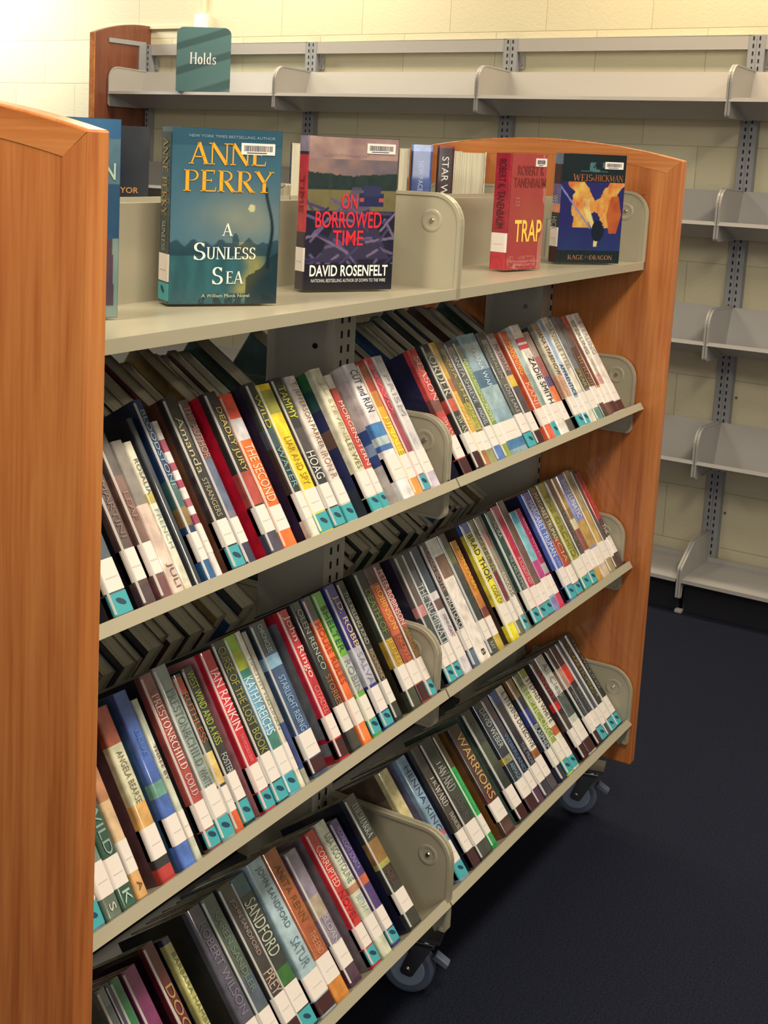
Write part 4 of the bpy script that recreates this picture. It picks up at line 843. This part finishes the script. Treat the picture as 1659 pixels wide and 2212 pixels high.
(3,1,1.4119,0.0286,0.228,0.0041,'ddccb2','2c2c3c',[(0.62,0.74,'9a5a30'),(0.87,1,'4a4044')],[('E. STEVENS DETECTIVE',0.06,0.6,0.6,'4a4844')],1,0,'white paperback with brown picture,lowest row'),
(3,1,1.4584,0.0245,0.228,0.001,'23283a','12142a',[(0,0.18,'8a5a20'),(0.3,0.45,'2c3a80')],[('BLASPHEM',0.46,0.7,0.7,'c0c4c0')],1,0,'navy hardback with orange top and white letters'),
(3,1,1.4924,0.0276,0.228,0.002,'8f9a3a','b4bc38',[(0,0.12,'5a6430'),(0.87,1,'c8c828')],[('ELLIPTIC-ORCE',0.14,0.66,0.8,'ccd0a0')],1,'t','lime green hardback with pale letters'),
(3,1,1.5285,0.0282,0.228,0.0049,'dccfae','c8bc98',[(0,0.08,'8a9440'),(0.58,0.66,'b86030')],[('STEPHEN WHITE',0.1,0.54,0.65,'4a443c')],1,'t','cream hardback with black author letters and flame'),
(3,1,1.5797,0.0265,0.228,0.001,'33282a','3a1a22',[(0.42,0.5,'c81f28'),(0.55,0.7,'4a3a30')],[('DENVER',0.12,0.4,0.8,'a02a30')],1,'r','black hardback with red letters and red block'),
(3,1,1.6146,0.0379,0.23,0.0025,'c6c2ae','b8b4a0',[(0.4,0.62,'50564e')],[('All Clear',0.08,0.44,0.6,'8a8a78')],1,'r','white-grey hardback with dark picture'),
(3,1,1.6681,0.0251,0.228,0.002,'232526','3a3c3e',[(0.2,0.4,'b08a70')],[('NORA LEWIN',0.45,0.7,0.4,'7a7a78')],1,'r','black hardback with a pale figure'),
(3,1,1.696,0.0284,0.228,0.002,'232526','3e4042',[(0.2,0.38,'c8301f')],[('BLACK HAZEL',0.45,0.7,0.4,'6a6a68')],1,'t','black hardback with a red square'),
(3,1,1.7273,0.0231,0.228,0.002,'39424a','2c3438',[],[],1,0,'plain slate hardback third from the right end'),
(3,1,1.751,0.0323,0.23,0.001,'22241f','4a4c48',[],[('WE ARE HOPING',0.06,0.6,0.45,'8a7a40')],1,'t','black hardback with old-gold letters'),
(3,1,1.7885,0.03,0.23,0.002,'1f2220','44464a',[],[('THE WILLING',0.06,0.6,0.35,'807c60')],1,'t','black hardback with dotted edge,last at the right bracket'),
]
FR = random.Random(12)
for (lv, bay, x, w_, h, r, base, left, bands, texts, lab, stk, desc) in BOOKS:
    d = .158 if h > .226 else .148
    if x < .075 or .84 < x+w_ < .97 or .84 < x < .96 or x+w_ > 1.76: d = .118
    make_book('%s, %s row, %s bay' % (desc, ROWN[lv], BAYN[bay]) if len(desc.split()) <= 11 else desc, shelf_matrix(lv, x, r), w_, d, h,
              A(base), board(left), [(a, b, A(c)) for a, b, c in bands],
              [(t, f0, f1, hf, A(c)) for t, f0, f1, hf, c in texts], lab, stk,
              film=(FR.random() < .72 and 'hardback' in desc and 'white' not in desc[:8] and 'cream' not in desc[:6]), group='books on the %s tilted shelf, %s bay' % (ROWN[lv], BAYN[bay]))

# books on the far side, seen over the tops of the front rows
ORD = ['first', 'second', 'third', 'fourth', 'fifth', 'sixth', 'seventh', 'eighth', 'ninth', 'tenth', 'eleventh', 'twelfth', 'thirteenth', 'fourteenth', 'fifteenth', 'sixteenth', 'seventeenth', 'eighteenth', 'nineteenth', 'twentieth', 'twenty-first', 'twenty-second', 'twenty-third', 'twenty-fourth', 'twenty-fifth', 'twenty-sixth', 'twenty-seventh', 'twenty-eighth', 'twenty-ninth', 'thirtieth', 'thirty-first', 'thirty-second', 'thirty-third', 'thirty-fourth', 'thirty-fifth']
rng = random.Random(21)
DARKS = [('1c2030', 'navy'), ('26221f', 'black'), ('2e3436', 'charcoal'), ('20262c', 'slate'), ('4a2a20', 'brown'), ('6a1c26', 'maroon'), ('245080', 'blue'), ('243a30', 'dark green'), ('30283a', 'violet'), ('8a7040', 'tan')]
rot180 = Matrix.Rotation(math.pi, 4, 'Z')
for lv, bay, xa, xb in ((1, 0, .02, .775), (1, 1, .96, 1.79), (2, 0, .02, .79), (2, 1, .93, 1.79)):
    x = xa; k = 0
    while x < xb:
        bw = rng.uniform(.024, .042); h = rng.uniform(.215, .24)
        c, cn = rng.choice(DARKS)
        m0 = shelf_matrix(lv, 0, rng.uniform(0, .012))
        m = rot180 @ m0; m.translation = rot180 @ m0.translation + Vector((x+bw, 2*YC, 0))
        make_book('%s book on the far side, %s row %s bay, %s from the left' % (cn, ROWN[lv], BAYN[bay], ORD[k]), m, bw, rng.choice((.15, .16, .165)), h,
                  A(c), A(c), group='far-side books, %s row, %s bay' % (ROWN[lv], BAYN[bay]))
        x += bw+.0012; k += 1

# ---------------------------------------------------------------- books displayed on the top shelf
def fbm(x, y, s=0):
    v = 0; a = .5
    for o in range(4):
        xi, yi = math.floor(x), math.floor(y); fx, fy = x-xi, y-yi
        fx = fx*fx*(3-2*fx); fy = fy*fy*(3-2*fy)
        def r(i, j): n = math.sin(i*127.1+j*311.7+s*74.7)*43758.5453; return n-math.floor(n)
        v += a*((r(xi, yi)*(1-fx)+r(xi+1, yi)*fx)*(1-fy)+(r(xi, yi+1)*(1-fx)+r(xi+1, yi+1)*fx)*fy)
        x = x*2.03; y = y*2.03; a *= .5
    return v
def mixc(a, b, t):
    t = max(0, min(1, t)); return tuple(a[i]*(1-t)+b[i]*t for i in range(3))
def art_mesh(w, d, h, fn, parent, nu=110, nv=160):
    mb_v = []; cols = []
    for j in range(nv+1):
        for i in range(nu+1):
            u, v = i/nu, j/nv
            mb_v.append((w+.0006, .0006+u*(d-.0012), .0006+v*(h-.0012))); cols += [*(q*.7 for q in fn(u, v)), 1.0]
    f = [(j*(nu+1)+i, j*(nu+1)+i+1, (j+1)*(nu+1)+i+1, (j+1)*(nu+1)+i) for j in range(nv) for i in range(nu)]
    me = bpy.data.meshes.new('front_art'); me.from_pydata(mb_v, [], f)
    at = me.color_attributes.new('Col', 'FLOAT_COLOR', 'POINT'); at.data.foreach_set('color', cols)
    me.materials.append(ART); o = bpy.data.objects.new('front_art', me); COL.objects.link(o); o.parent = parent
def front_frame(w, u, v, d, h):
    f = Matrix.Identity(4)
    for i in range(3): f[i][0] = (0, 1, 0)[i]; f[i][1] = (0, 0, 1)[i]; f[i][2] = (1, 0, 0)[i]
    f.translation = (w+.0014, u*d, v*h)
    return f
def barcode(w, d, h, u0, u1, v0, v1, parent):
    mb = MB(); mb.box(w+.0008, u0*d, v0*h, w+.0016, u1*d, v1*h); o = mb.build('barcode_label', LABEL, parent)
    mb = MB(); r2 = random.Random(3); y = u0*d+.004
    while y < u1*d-.005:
        a = r2.choice((.0005, .0008, .0012)); mb.box(w+.0016, y, v0*h+.0045, w+.0018, y+a, v1*h-.003); y += a+r2.choice((.0006, .0009))
    mb.box(w+.0016, u0*d+.008, v0*h+.0018, w+.0018, u1*d-.012, v0*h+.003)
    mb.build('barcode', mat('barcode_ink', A('2c3038'), .6) if 'barcode_ink' not in bpy.data.materials else bpy.data.materials['barcode_ink'], o)
def display_book(label, corner, deg, t, d, h, base, fn, spine_bands=(), spine_texts=(), lab=1, stk=0, z=1.308, lean=0):
    a = math.radians(deg); xa = Vector((math.sin(a), -math.cos(a), 0)); ya = Vector((math.cos(a), math.sin(a), 0))
    m = Matrix.Identity(4)
    for i in range(3): m[i][0] = xa[i]; m[i][1] = ya[i]; m[i][2] = (0, 0, 1)[i]
    m.translation = Vector((corner[0], corner[1], z+.0003))-xa*t
    o = make_book(label, m, t, d, h, base, base, spine_bands, spine_texts, lab, stk, group='books displayed on the top shelf', right=base)
    if fn: art_mesh(t, d, h, fn, o)
    return o
def ft(o, t, d, h, txt, u, v, L, H, c, bold=0.0, name='title_lettering'):
    lettering(o, txt, front_frame(t, u, v, d, h), L*d, H*h, A(c), name, bold)
C = A
def art_sea(u, v):
    n = fbm(u*5, v*7, 1); n2 = fbm(u*14, v*9, 5)
    sky = mixc(C('2f5b68'), C('5c8088'), (1-v)*1.6*.6+n*.35)
    c = sky
    glow = math.exp(-(((u-.66)/.34)**2+((v-.5)/.13)**2)); c = mixc(c, C('98977a'), glow*(.5+n*.7))
    if v < .36:
        wv = mixc(C('2b5357'), C('3a7070'), n2*1.2); 
        c = mixc(c, wv, min(1, (.36-v)*14))
        pth = math.exp(-((u-.74+.06*math.sin(v*22))/.09)**2); c = mixc(c, C('a89c50'), pth*.85*(.5+n2)*(1 if v > .08 else v*12))
    sil = .345+.03*n2+.02*math.sin(u*37)*math.sin(u*11)
    if abs(u-.6) < .035: sil += .05*math.sqrt(max(0, 1-((u-.6)/.035)**2))
    if .28 < v < sil: c = mixc(c, C('1f3a44'), .75)
    if ((u-.74)/.032)**2+((v-.555)/.022)**2 < 1: c = C('d8cf94')
    if v < .30 and u > .7 and v < .12+.16*(u-.7)/.3+.05*n2: c = mixc(c, C('13242a'), .85)
    if .2 < v < .7:
        q = .014+.02*max(0, .5-v)-abs(u-(.95-.09*(v-.3)-.05*math.sin(v*7)**2)); c = mixc(c, C('17272c'), .5+q/.016) if v < .68 else c
    if v > .9: c = mixc(c, C('27505e'), .6)
    if v < .06 and n2 > .5: c = mixc(c, C('15262a'), .8)
    return c
t, d, h = .044, .156, .2325
o = display_book('teal novel with gold author letters over a moonlit harbour, largest on the top shelf', (.364, .155), -33, t, d, h, C('1f3d48'), art_sea,
    [(0, .03, C('4a6068')), (.5, .78, C('1c2c30'))], [('^ANNE PERRY', .06, .5, .5, C('a8812e')), ('^SUNLESS', .53, .7, .35, C('a0a89a'))], 1, 't')
ft(o, t, d, h, '^ANNE', .5, .858, .7, .13, 'e09a22'); ft(o, t, d, h, '^PERRY', .52, .705, .82, .13, 'e09a22')
ft(o, t, d, h, '^A', .52, .43, .1, .075, 'e6e0c4'); ft(o, t, d, h, '^S', .27, .305, .11, .1, 'e6e0c4'); ft(o, t, d, h, '^UNLESS', .56, .295, .45, .075, 'e6e0c4')
ft(o, t, d, h, '^S', .44, .165, .1, .1, 'e6e0c4'); ft(o, t, d, h, '^EA', .6, .155, .16, .075, 'e6e0c4')
ft(o, t, d, h, 'NEW YORK TIMES BESTSELLING AUTHOR', .54, .955, .78, .016, '7c9698'); ft(o, t, d, h, 'A William Monk Novel', .52, .05, .44, .02, 'b0b89a')
barcode(t, d, h, .62, .93, .86, .925, o)

r3 = random.Random(9)
STK = [(r3.uniform(0, 1), r3.uniform(.02, .62), r3.uniform(-1, 1), r3.uniform(.08, .22), r3.choice(('6a5a78', '4c4260', '7d6a80', '3a3450'))) for _ in range(62)]
def art_road(u, v):
    n = fbm(u*6, v*9, 2); n2 = fbm(u*20, v*14, 4)
    if v > .86: c = mixc(C('8a6a68'), C('c8a088'), n*1.2)
    elif v > .74+.05*abs(u-.5)+.02*n2: c = mixc(C('a8826e'), C('5a5a66'), n*1.3-.2)
    elif v > .66: c = mixc(C('20302c'), C('38443a'), n2)
    elif v > .52: c = mixc(C('8a7848'), C('6a6444'), n2)
    else: c = mixc(C('2c2838'), C('1c1a28'), n)
    if v <= .68:
        hw = .05+.75*(.68-v); 
        if abs(u-.55) < hw and v > .2: c = mixc(c, C('5c4f68'), .8 if v > .5 else .35)
    if v < .62:
        for (a, b, s, L, cc) in STK:
            du, dv = u-a, (v-b)*1.45; cs, sn = math.cos(s), math.sin(s)
            p, q = du*cs+dv*sn, -du*sn+dv*cs
            if abs(p) < L and abs(q) < .013: c = C(cc)
    if abs(u-.72) < .14 and .55 < v < .64: c = C('2e3050')
    if abs(u-.72) < .1 and .62 < v < .69: c = C('3a3a58')
    if abs(abs(u-.72)-.11) < .025 and .585 < v < .61: c = C('c0584a')
    if v < .175: c = mixc(C('141318'), C('242030'), n*.7)
    return c
t, d, h = .030, .158, .231
o = display_book('dark thriller with red title letters over a wrecked road, beside the teal novel', (.667, .138), -28, t, d, h, C('2a2230'), art_road,
    [(0, .1, C('8a7a86')), (.12, .62, C('b02a34'))], [('TIME', .2, .55, .4, C('7a1a24'))], 1, 0)
for tx, v, L, H in (('ON', .585, .18, .1), ('BORROWED', .465, .74, .11), ('TIME', .345, .34, .1)): ft(o, t, d, h, tx, .47, v, L, H, 'd02a32', .012)
ft(o, t, d, h, 'DAVID ROSENFELT', .5, .13, .88, .075, 'e8e0cc', .02); ft(o, t, d, h, 'NATIONAL BESTSELLING AUTHOR OF DOWN TO THE WIRE', .5, .065, .84, .022, 'd8d0bc'); ft(o, t, d, h, 'AUTHOR OF OPEN AND SHUT', .42, .885, .5, .018, '9a7a78')
barcode(t, d, h, .64, .96, .9, .965, o)

def art_trap(u, v):
    n = fbm(u*4, v*5, 7); c = mixc(C('a82c34'), C('c04840'), v*.3+n*.6)
    g = math.exp(-(((u-.62)/.4)**2+((v-.45)/.2)**2)); c = mixc(c, C('b8583e'), g*.6)
    if v < .12 and fbm(u*16, v*60, 3) > .56: c = mixc(c, C('c87a6a'), .5)
    if u > .88 and fbm(u*8, v*6, 8) > .5: c = mixc(c, C('d09a80'), .5)
    return c
t, d, h = .039, .112, .2195
o = display_book('thick red paperback with flaming yellow title letters', (1.304, .096), -13, t, d, h, C('a01c2c'), art_trap,
    [(.85, 1, C('b02430'))], [('ROBERT K. TANENBAUM', .05, .64, .45, C('4a1420'))], 1, 0)
ft(o, t, d, h, 'ROBERT K', .55, .86, .74, .085, '7a2a26', .01); ft(o, t, d, h, 'TANENBAUM', .54, .755, .9, .085, '7a2a26', .01)
ft(o, t, d, h, 'TRAP', .56, .34, .76, .19, 'eec04a', .015); ft(o, t, d, h, 'BUTCH KARP FACES HIS MOST', .52, .075, .8, .018, 'd08a80'); ft(o, t, d, h, 'DANGEROUS ENEMY YET', .52, .045, .6, .018, 'd08a80'); ft(o, t, d, h, 'G', -.17+.4, .03, .07, .03, 'e0b0a0')
for k in range(3): ft(o, t, d, h, ('WHAT', 'IS A', 'LIFE')[k], .22, .62-.03*k, .12, .02, 'c07a70')
barcode(t, d, h, .66, .97, .895, .965, o)

def art_fire(u, v):
    n = fbm(u*5+2, v*5, 11); n2 = fbm(u*9, v*11, 12)
    if v > .745 or v < .115: 
        c = mixc(C('14201f'), C('1c2a2a'), n)
        if .84 < v < .93 and abs(u-.55) < .13 and n2 > .45: c = C('4f7a74')
        return c
    c = mixc(C('1e2050'), C('343070'), n)
    if v < .35: c = mixc(c, C('28406a'), (.35-v)*4*n2+.1)
    # sweeping wings of flame
    for sx, dr in ((.32, 1), (.72, -1)):
        q = (u-sx)*dr+.55*(v-.5); 
        wv = .17*math.sin(v*9+n*5)+(.12 if dr > 0 else .02)
        if abs(q+.06-wv*.6) < .15*(.5+n) and .33 < v < .745: c = mixc(C('d8501e'), C('f2c860'), n2*1.6-.2)
    if abs(u-.5-.1*math.sin(v*8)) < .07*(v+.2) and .15 < v < .6: c = mixc(C('c84a20'), C('f4d884'), n2*1.5)
    if u > .72 and .28 < v < .62 and abs(u-.86) < .12*(1-abs(v-.45)*3): c = mixc(C('a8401e'), C('e07a3a'), n2)
    if abs(v-.62+(u-.1)*.75) < .012 and u < .5: c = C('8a88b8')
    if abs((u-.62)/.1)**2+abs((v-.3)/.1)**2 < 1 and n2 > .4: c = C('15202c')
    return c
t, d, h = .034, .150, .2255
o = display_book('black and flame-orange fantasy novel, last before the right oak panel', (1.589, .110), -38, t, d, h, C('1a2426'), art_fire,
    [(0, .1, C('5a7480')), (.28, .46, C('5a5a80')), (.46, .54, C('c87a58'))], [('WEIS', .38, .48, .6, C('b0a8a0')), ('HICK', .58, .7, .6, C('a09a98'))], 1, 'r')
ft(o, t, d, h, '^WEIS', .32, .785, .3, .065, '9a5a3c'); ft(o, t, d, h, '^&', .49, .775, .05, .03, '9a5a3c'); ft(o, t, d, h, '^HICKMAN', .74, .785, .44, .065, '9a5a3c')
ft(o, t, d, h, '^RAGE', .3, .055, .25, .045, '9c6a48'); ft(o, t, d, h, 'OF THE', .48, .055, .08, .03, '6a5040'); ft(o, t, d, h, '^DRAGON', .7, .055, .36, .045, '9c6a48')
ft(o, t, d, h, 'DRAGONSHIPS OF VINDRAS', .5, .845, .42, .012, '5a7a74'); 
barcode(t, d, h, .66, .95, .87, .935, o)

def art_ice(u, v):
    n = fbm(u*5, v*6, 15)
    if v > .9: return mixc(C('4a7a98'), C('2f5a80'), n)
    if v > .68: return mixc(C('3a5c70'), C('7a9a98'), n*1.3-.2)
    if v > .4: return mixc(C('1e3a58'), C('3a627a'), n*1.2)
    if abs(u-.9) < .05+.06*(.4-v) and v > .06: return mixc(C('4a3a48'), C('6a4a50'), n)
    return mixc(C('6a8a84'), C('98a48e'), n)
t, d, h = .03, .155, .236
o = display_book('blue mystery novel mostly hidden behind the left oak panel', (.079, .190), -31, t, d, h, C('24445a'), art_ice, lab=0)
ft(o, t, d, h, 'THOMPSON', .6, .74, .72, .085, 'a8b89a', .01)

# books standing on the far half of the top shelf, backs and edges towards us
def far_book(label, x, y, deg, t, d, h, base, left, bands=(), texts=(), fn=None):
    a = math.radians(deg); xa = Vector((math.sin(a), -math.cos(a), 0)); ya = Vector((math.cos(a), math.sin(a), 0))
    m = Matrix.Identity(4)
    for i in range(3): m[i][0] = xa[i]; m[i][1] = ya[i]; m[i][2] = (0, 0, 1)[i]
    m.translation = (x, y, 1.3083)
    o = make_book(label, m, t, d, h, base, left, bands, texts, 0, 0, group='books on the far half of the top shelf', right=base)
    if fn: art_mesh(t, d, h, fn, o, 30, 40)
    return o
def art_night(u, v):
    n = fbm(u*4, v*6, 21); g = math.exp(-(((u-.6)/.3)**2+((v-.7)/.3)**2))
    return mixc(mixc(C('4a4c4a'), C('2a2a30'), n), C('1a1e2c'), g)
def far_at(label, P, deg, t, d, h, base, left, bands=(), texts=(), fn=None, edge='spine'):
    # P: the corner nearest the viewer's left of the face that is turned to us
    a = math.radians(deg); xa = Vector((math.sin(a), -math.cos(a))); ya = Vector((math.cos(a), math.sin(a)))
    P = Vector(P)
    O = P if edge == 'spine' else (P-xa*t-ya*d)
    return far_book(label, O.x, O.y, deg, t, d, h, base, left, bands, texts, fn)
o = far_at('charcoal book with orange author letters, behind the teal novel on the left', (.678, .452), -47, .03, .15, .236, C('2a2a30'), C('2a2a30'), fn=art_night, edge='front')
ft(o, .03, .15, .236, 'ARCHER MAYOR', .53, .565, .72, .04, 'c08040', .01); ft(o, .03, .15, .236, 'A NOVEL BY', .45, .64, .4, .015, '7a6a5a')
far_at('book showing cream page edges between the teal novel and the thriller', (1.044, .42), 213, .028, .1, .222, A('1c2440'), A('1c2440'), edge='fore')
far_at('book showing yellowed page edges just right of the dark thriller', (1.462, .425), 208, .024, .1, .222, A('4a4030'), A('6a5a3a'), edge='fore')
far_at('blue paperback spine with white letters on the far top shelf', (1.511, .42), 28, .045, .10, .231, A('46588a'), A('a84858'), [(0, .06, A('8a9ac8'))], [('NEW FACES', .15, .45, .22, A('b8c0d0'))])
far_at('red and black spine with white letters on the far top shelf', (1.542, .374), 28, .036, .10, .231, A('a02430'), A('a02430'), [(.02, .7, A('3a2420'))], [('STAR WARS', .1, .62, .4, A('e0d8c8'))])
far_at('thick pale book with its page edges towards us, left of the red paperback', (1.735, .43), 208, .072, .1, .222, A('d8ccb0'), A('d8ccb0'), edge='fore')

# ---------------------------------------------------------------- sign on the wall shelving
sp = WM @ Vector((.512, -.215, 1.7445)); 
sm = Matrix.Rotation(math.radians(-62), 4, 'Z'); sm.translation = sp
sg = thing('shelf_sign', 'teal rounded sign reading Holds standing on the top wall shelf', 'sign', mat=sm)
SW, SH = .232, .268
SIGN = mat('teal_sign_board', A('4a6662'), .4, coat=.3)
def sign_nodes():
    n, l, b = nodes(SIGN)
    tc = n.new('ShaderNodeTexCoord'); mp = n.new('ShaderNodeMapping'); mp.inputs['Rotation'].default_value = (0, .75, 0); mp.inputs['Scale'].default_value = (3, 1, 9)
    l.new(tc.outputs['Object'], mp.inputs[0])
    wv = n.new('ShaderNodeTexWave'); wv.wave_type = 'BANDS'; wv.bands_direction = 'Z'; wv.inputs['Scale'].default_value = .42; wv.inputs['Distortion'].default_value = 2.4; wv.inputs['Detail'].default_value = 0
    l.new(mp.outputs[0], wv.inputs['Vector'])
    cr = n.new('ShaderNodeValToRGB'); e = cr.color_ramp.elements; e[0].position = .12; e[0].color = (*A('38524f'), 1); e[1].position = .3; e[1].color = (*A('4f6f69'), 1)
    l.new(wv.outputs['Fac'], cr.inputs[0]); l.new(cr.outputs[0], b.inputs['Base Color'])
sign_nodes()
pr = rounded([(-SW/2, 0, .002), (-SW/2, SH, .03), (SW/2, SH, .03), (SW/2, 0, .002)])
mb = MB(); mb.prism(pr, 0, .006, 'y'); mb.build('sign_panel', SIGN, sg, bevel=.001)
mb = MB(); mb.box(-SW/2+.004, .006, 0, SW/2-.004, .05, .004); mb.build('sign_foot', SIGN, sg)
f = Matrix.Identity(4)
for i in range(3): f[i][0] = (1, 0, 0)[i]; f[i][1] = (0, 0, 1)[i]; f[i][2] = (0, -1, 0)[i]
f.translation = (-.002, -.0008, SH*.52)
lettering(sg, '^Holds', f, .112, .048, A('f8f0e0'), 'sign_lettering')

flush_lettering()
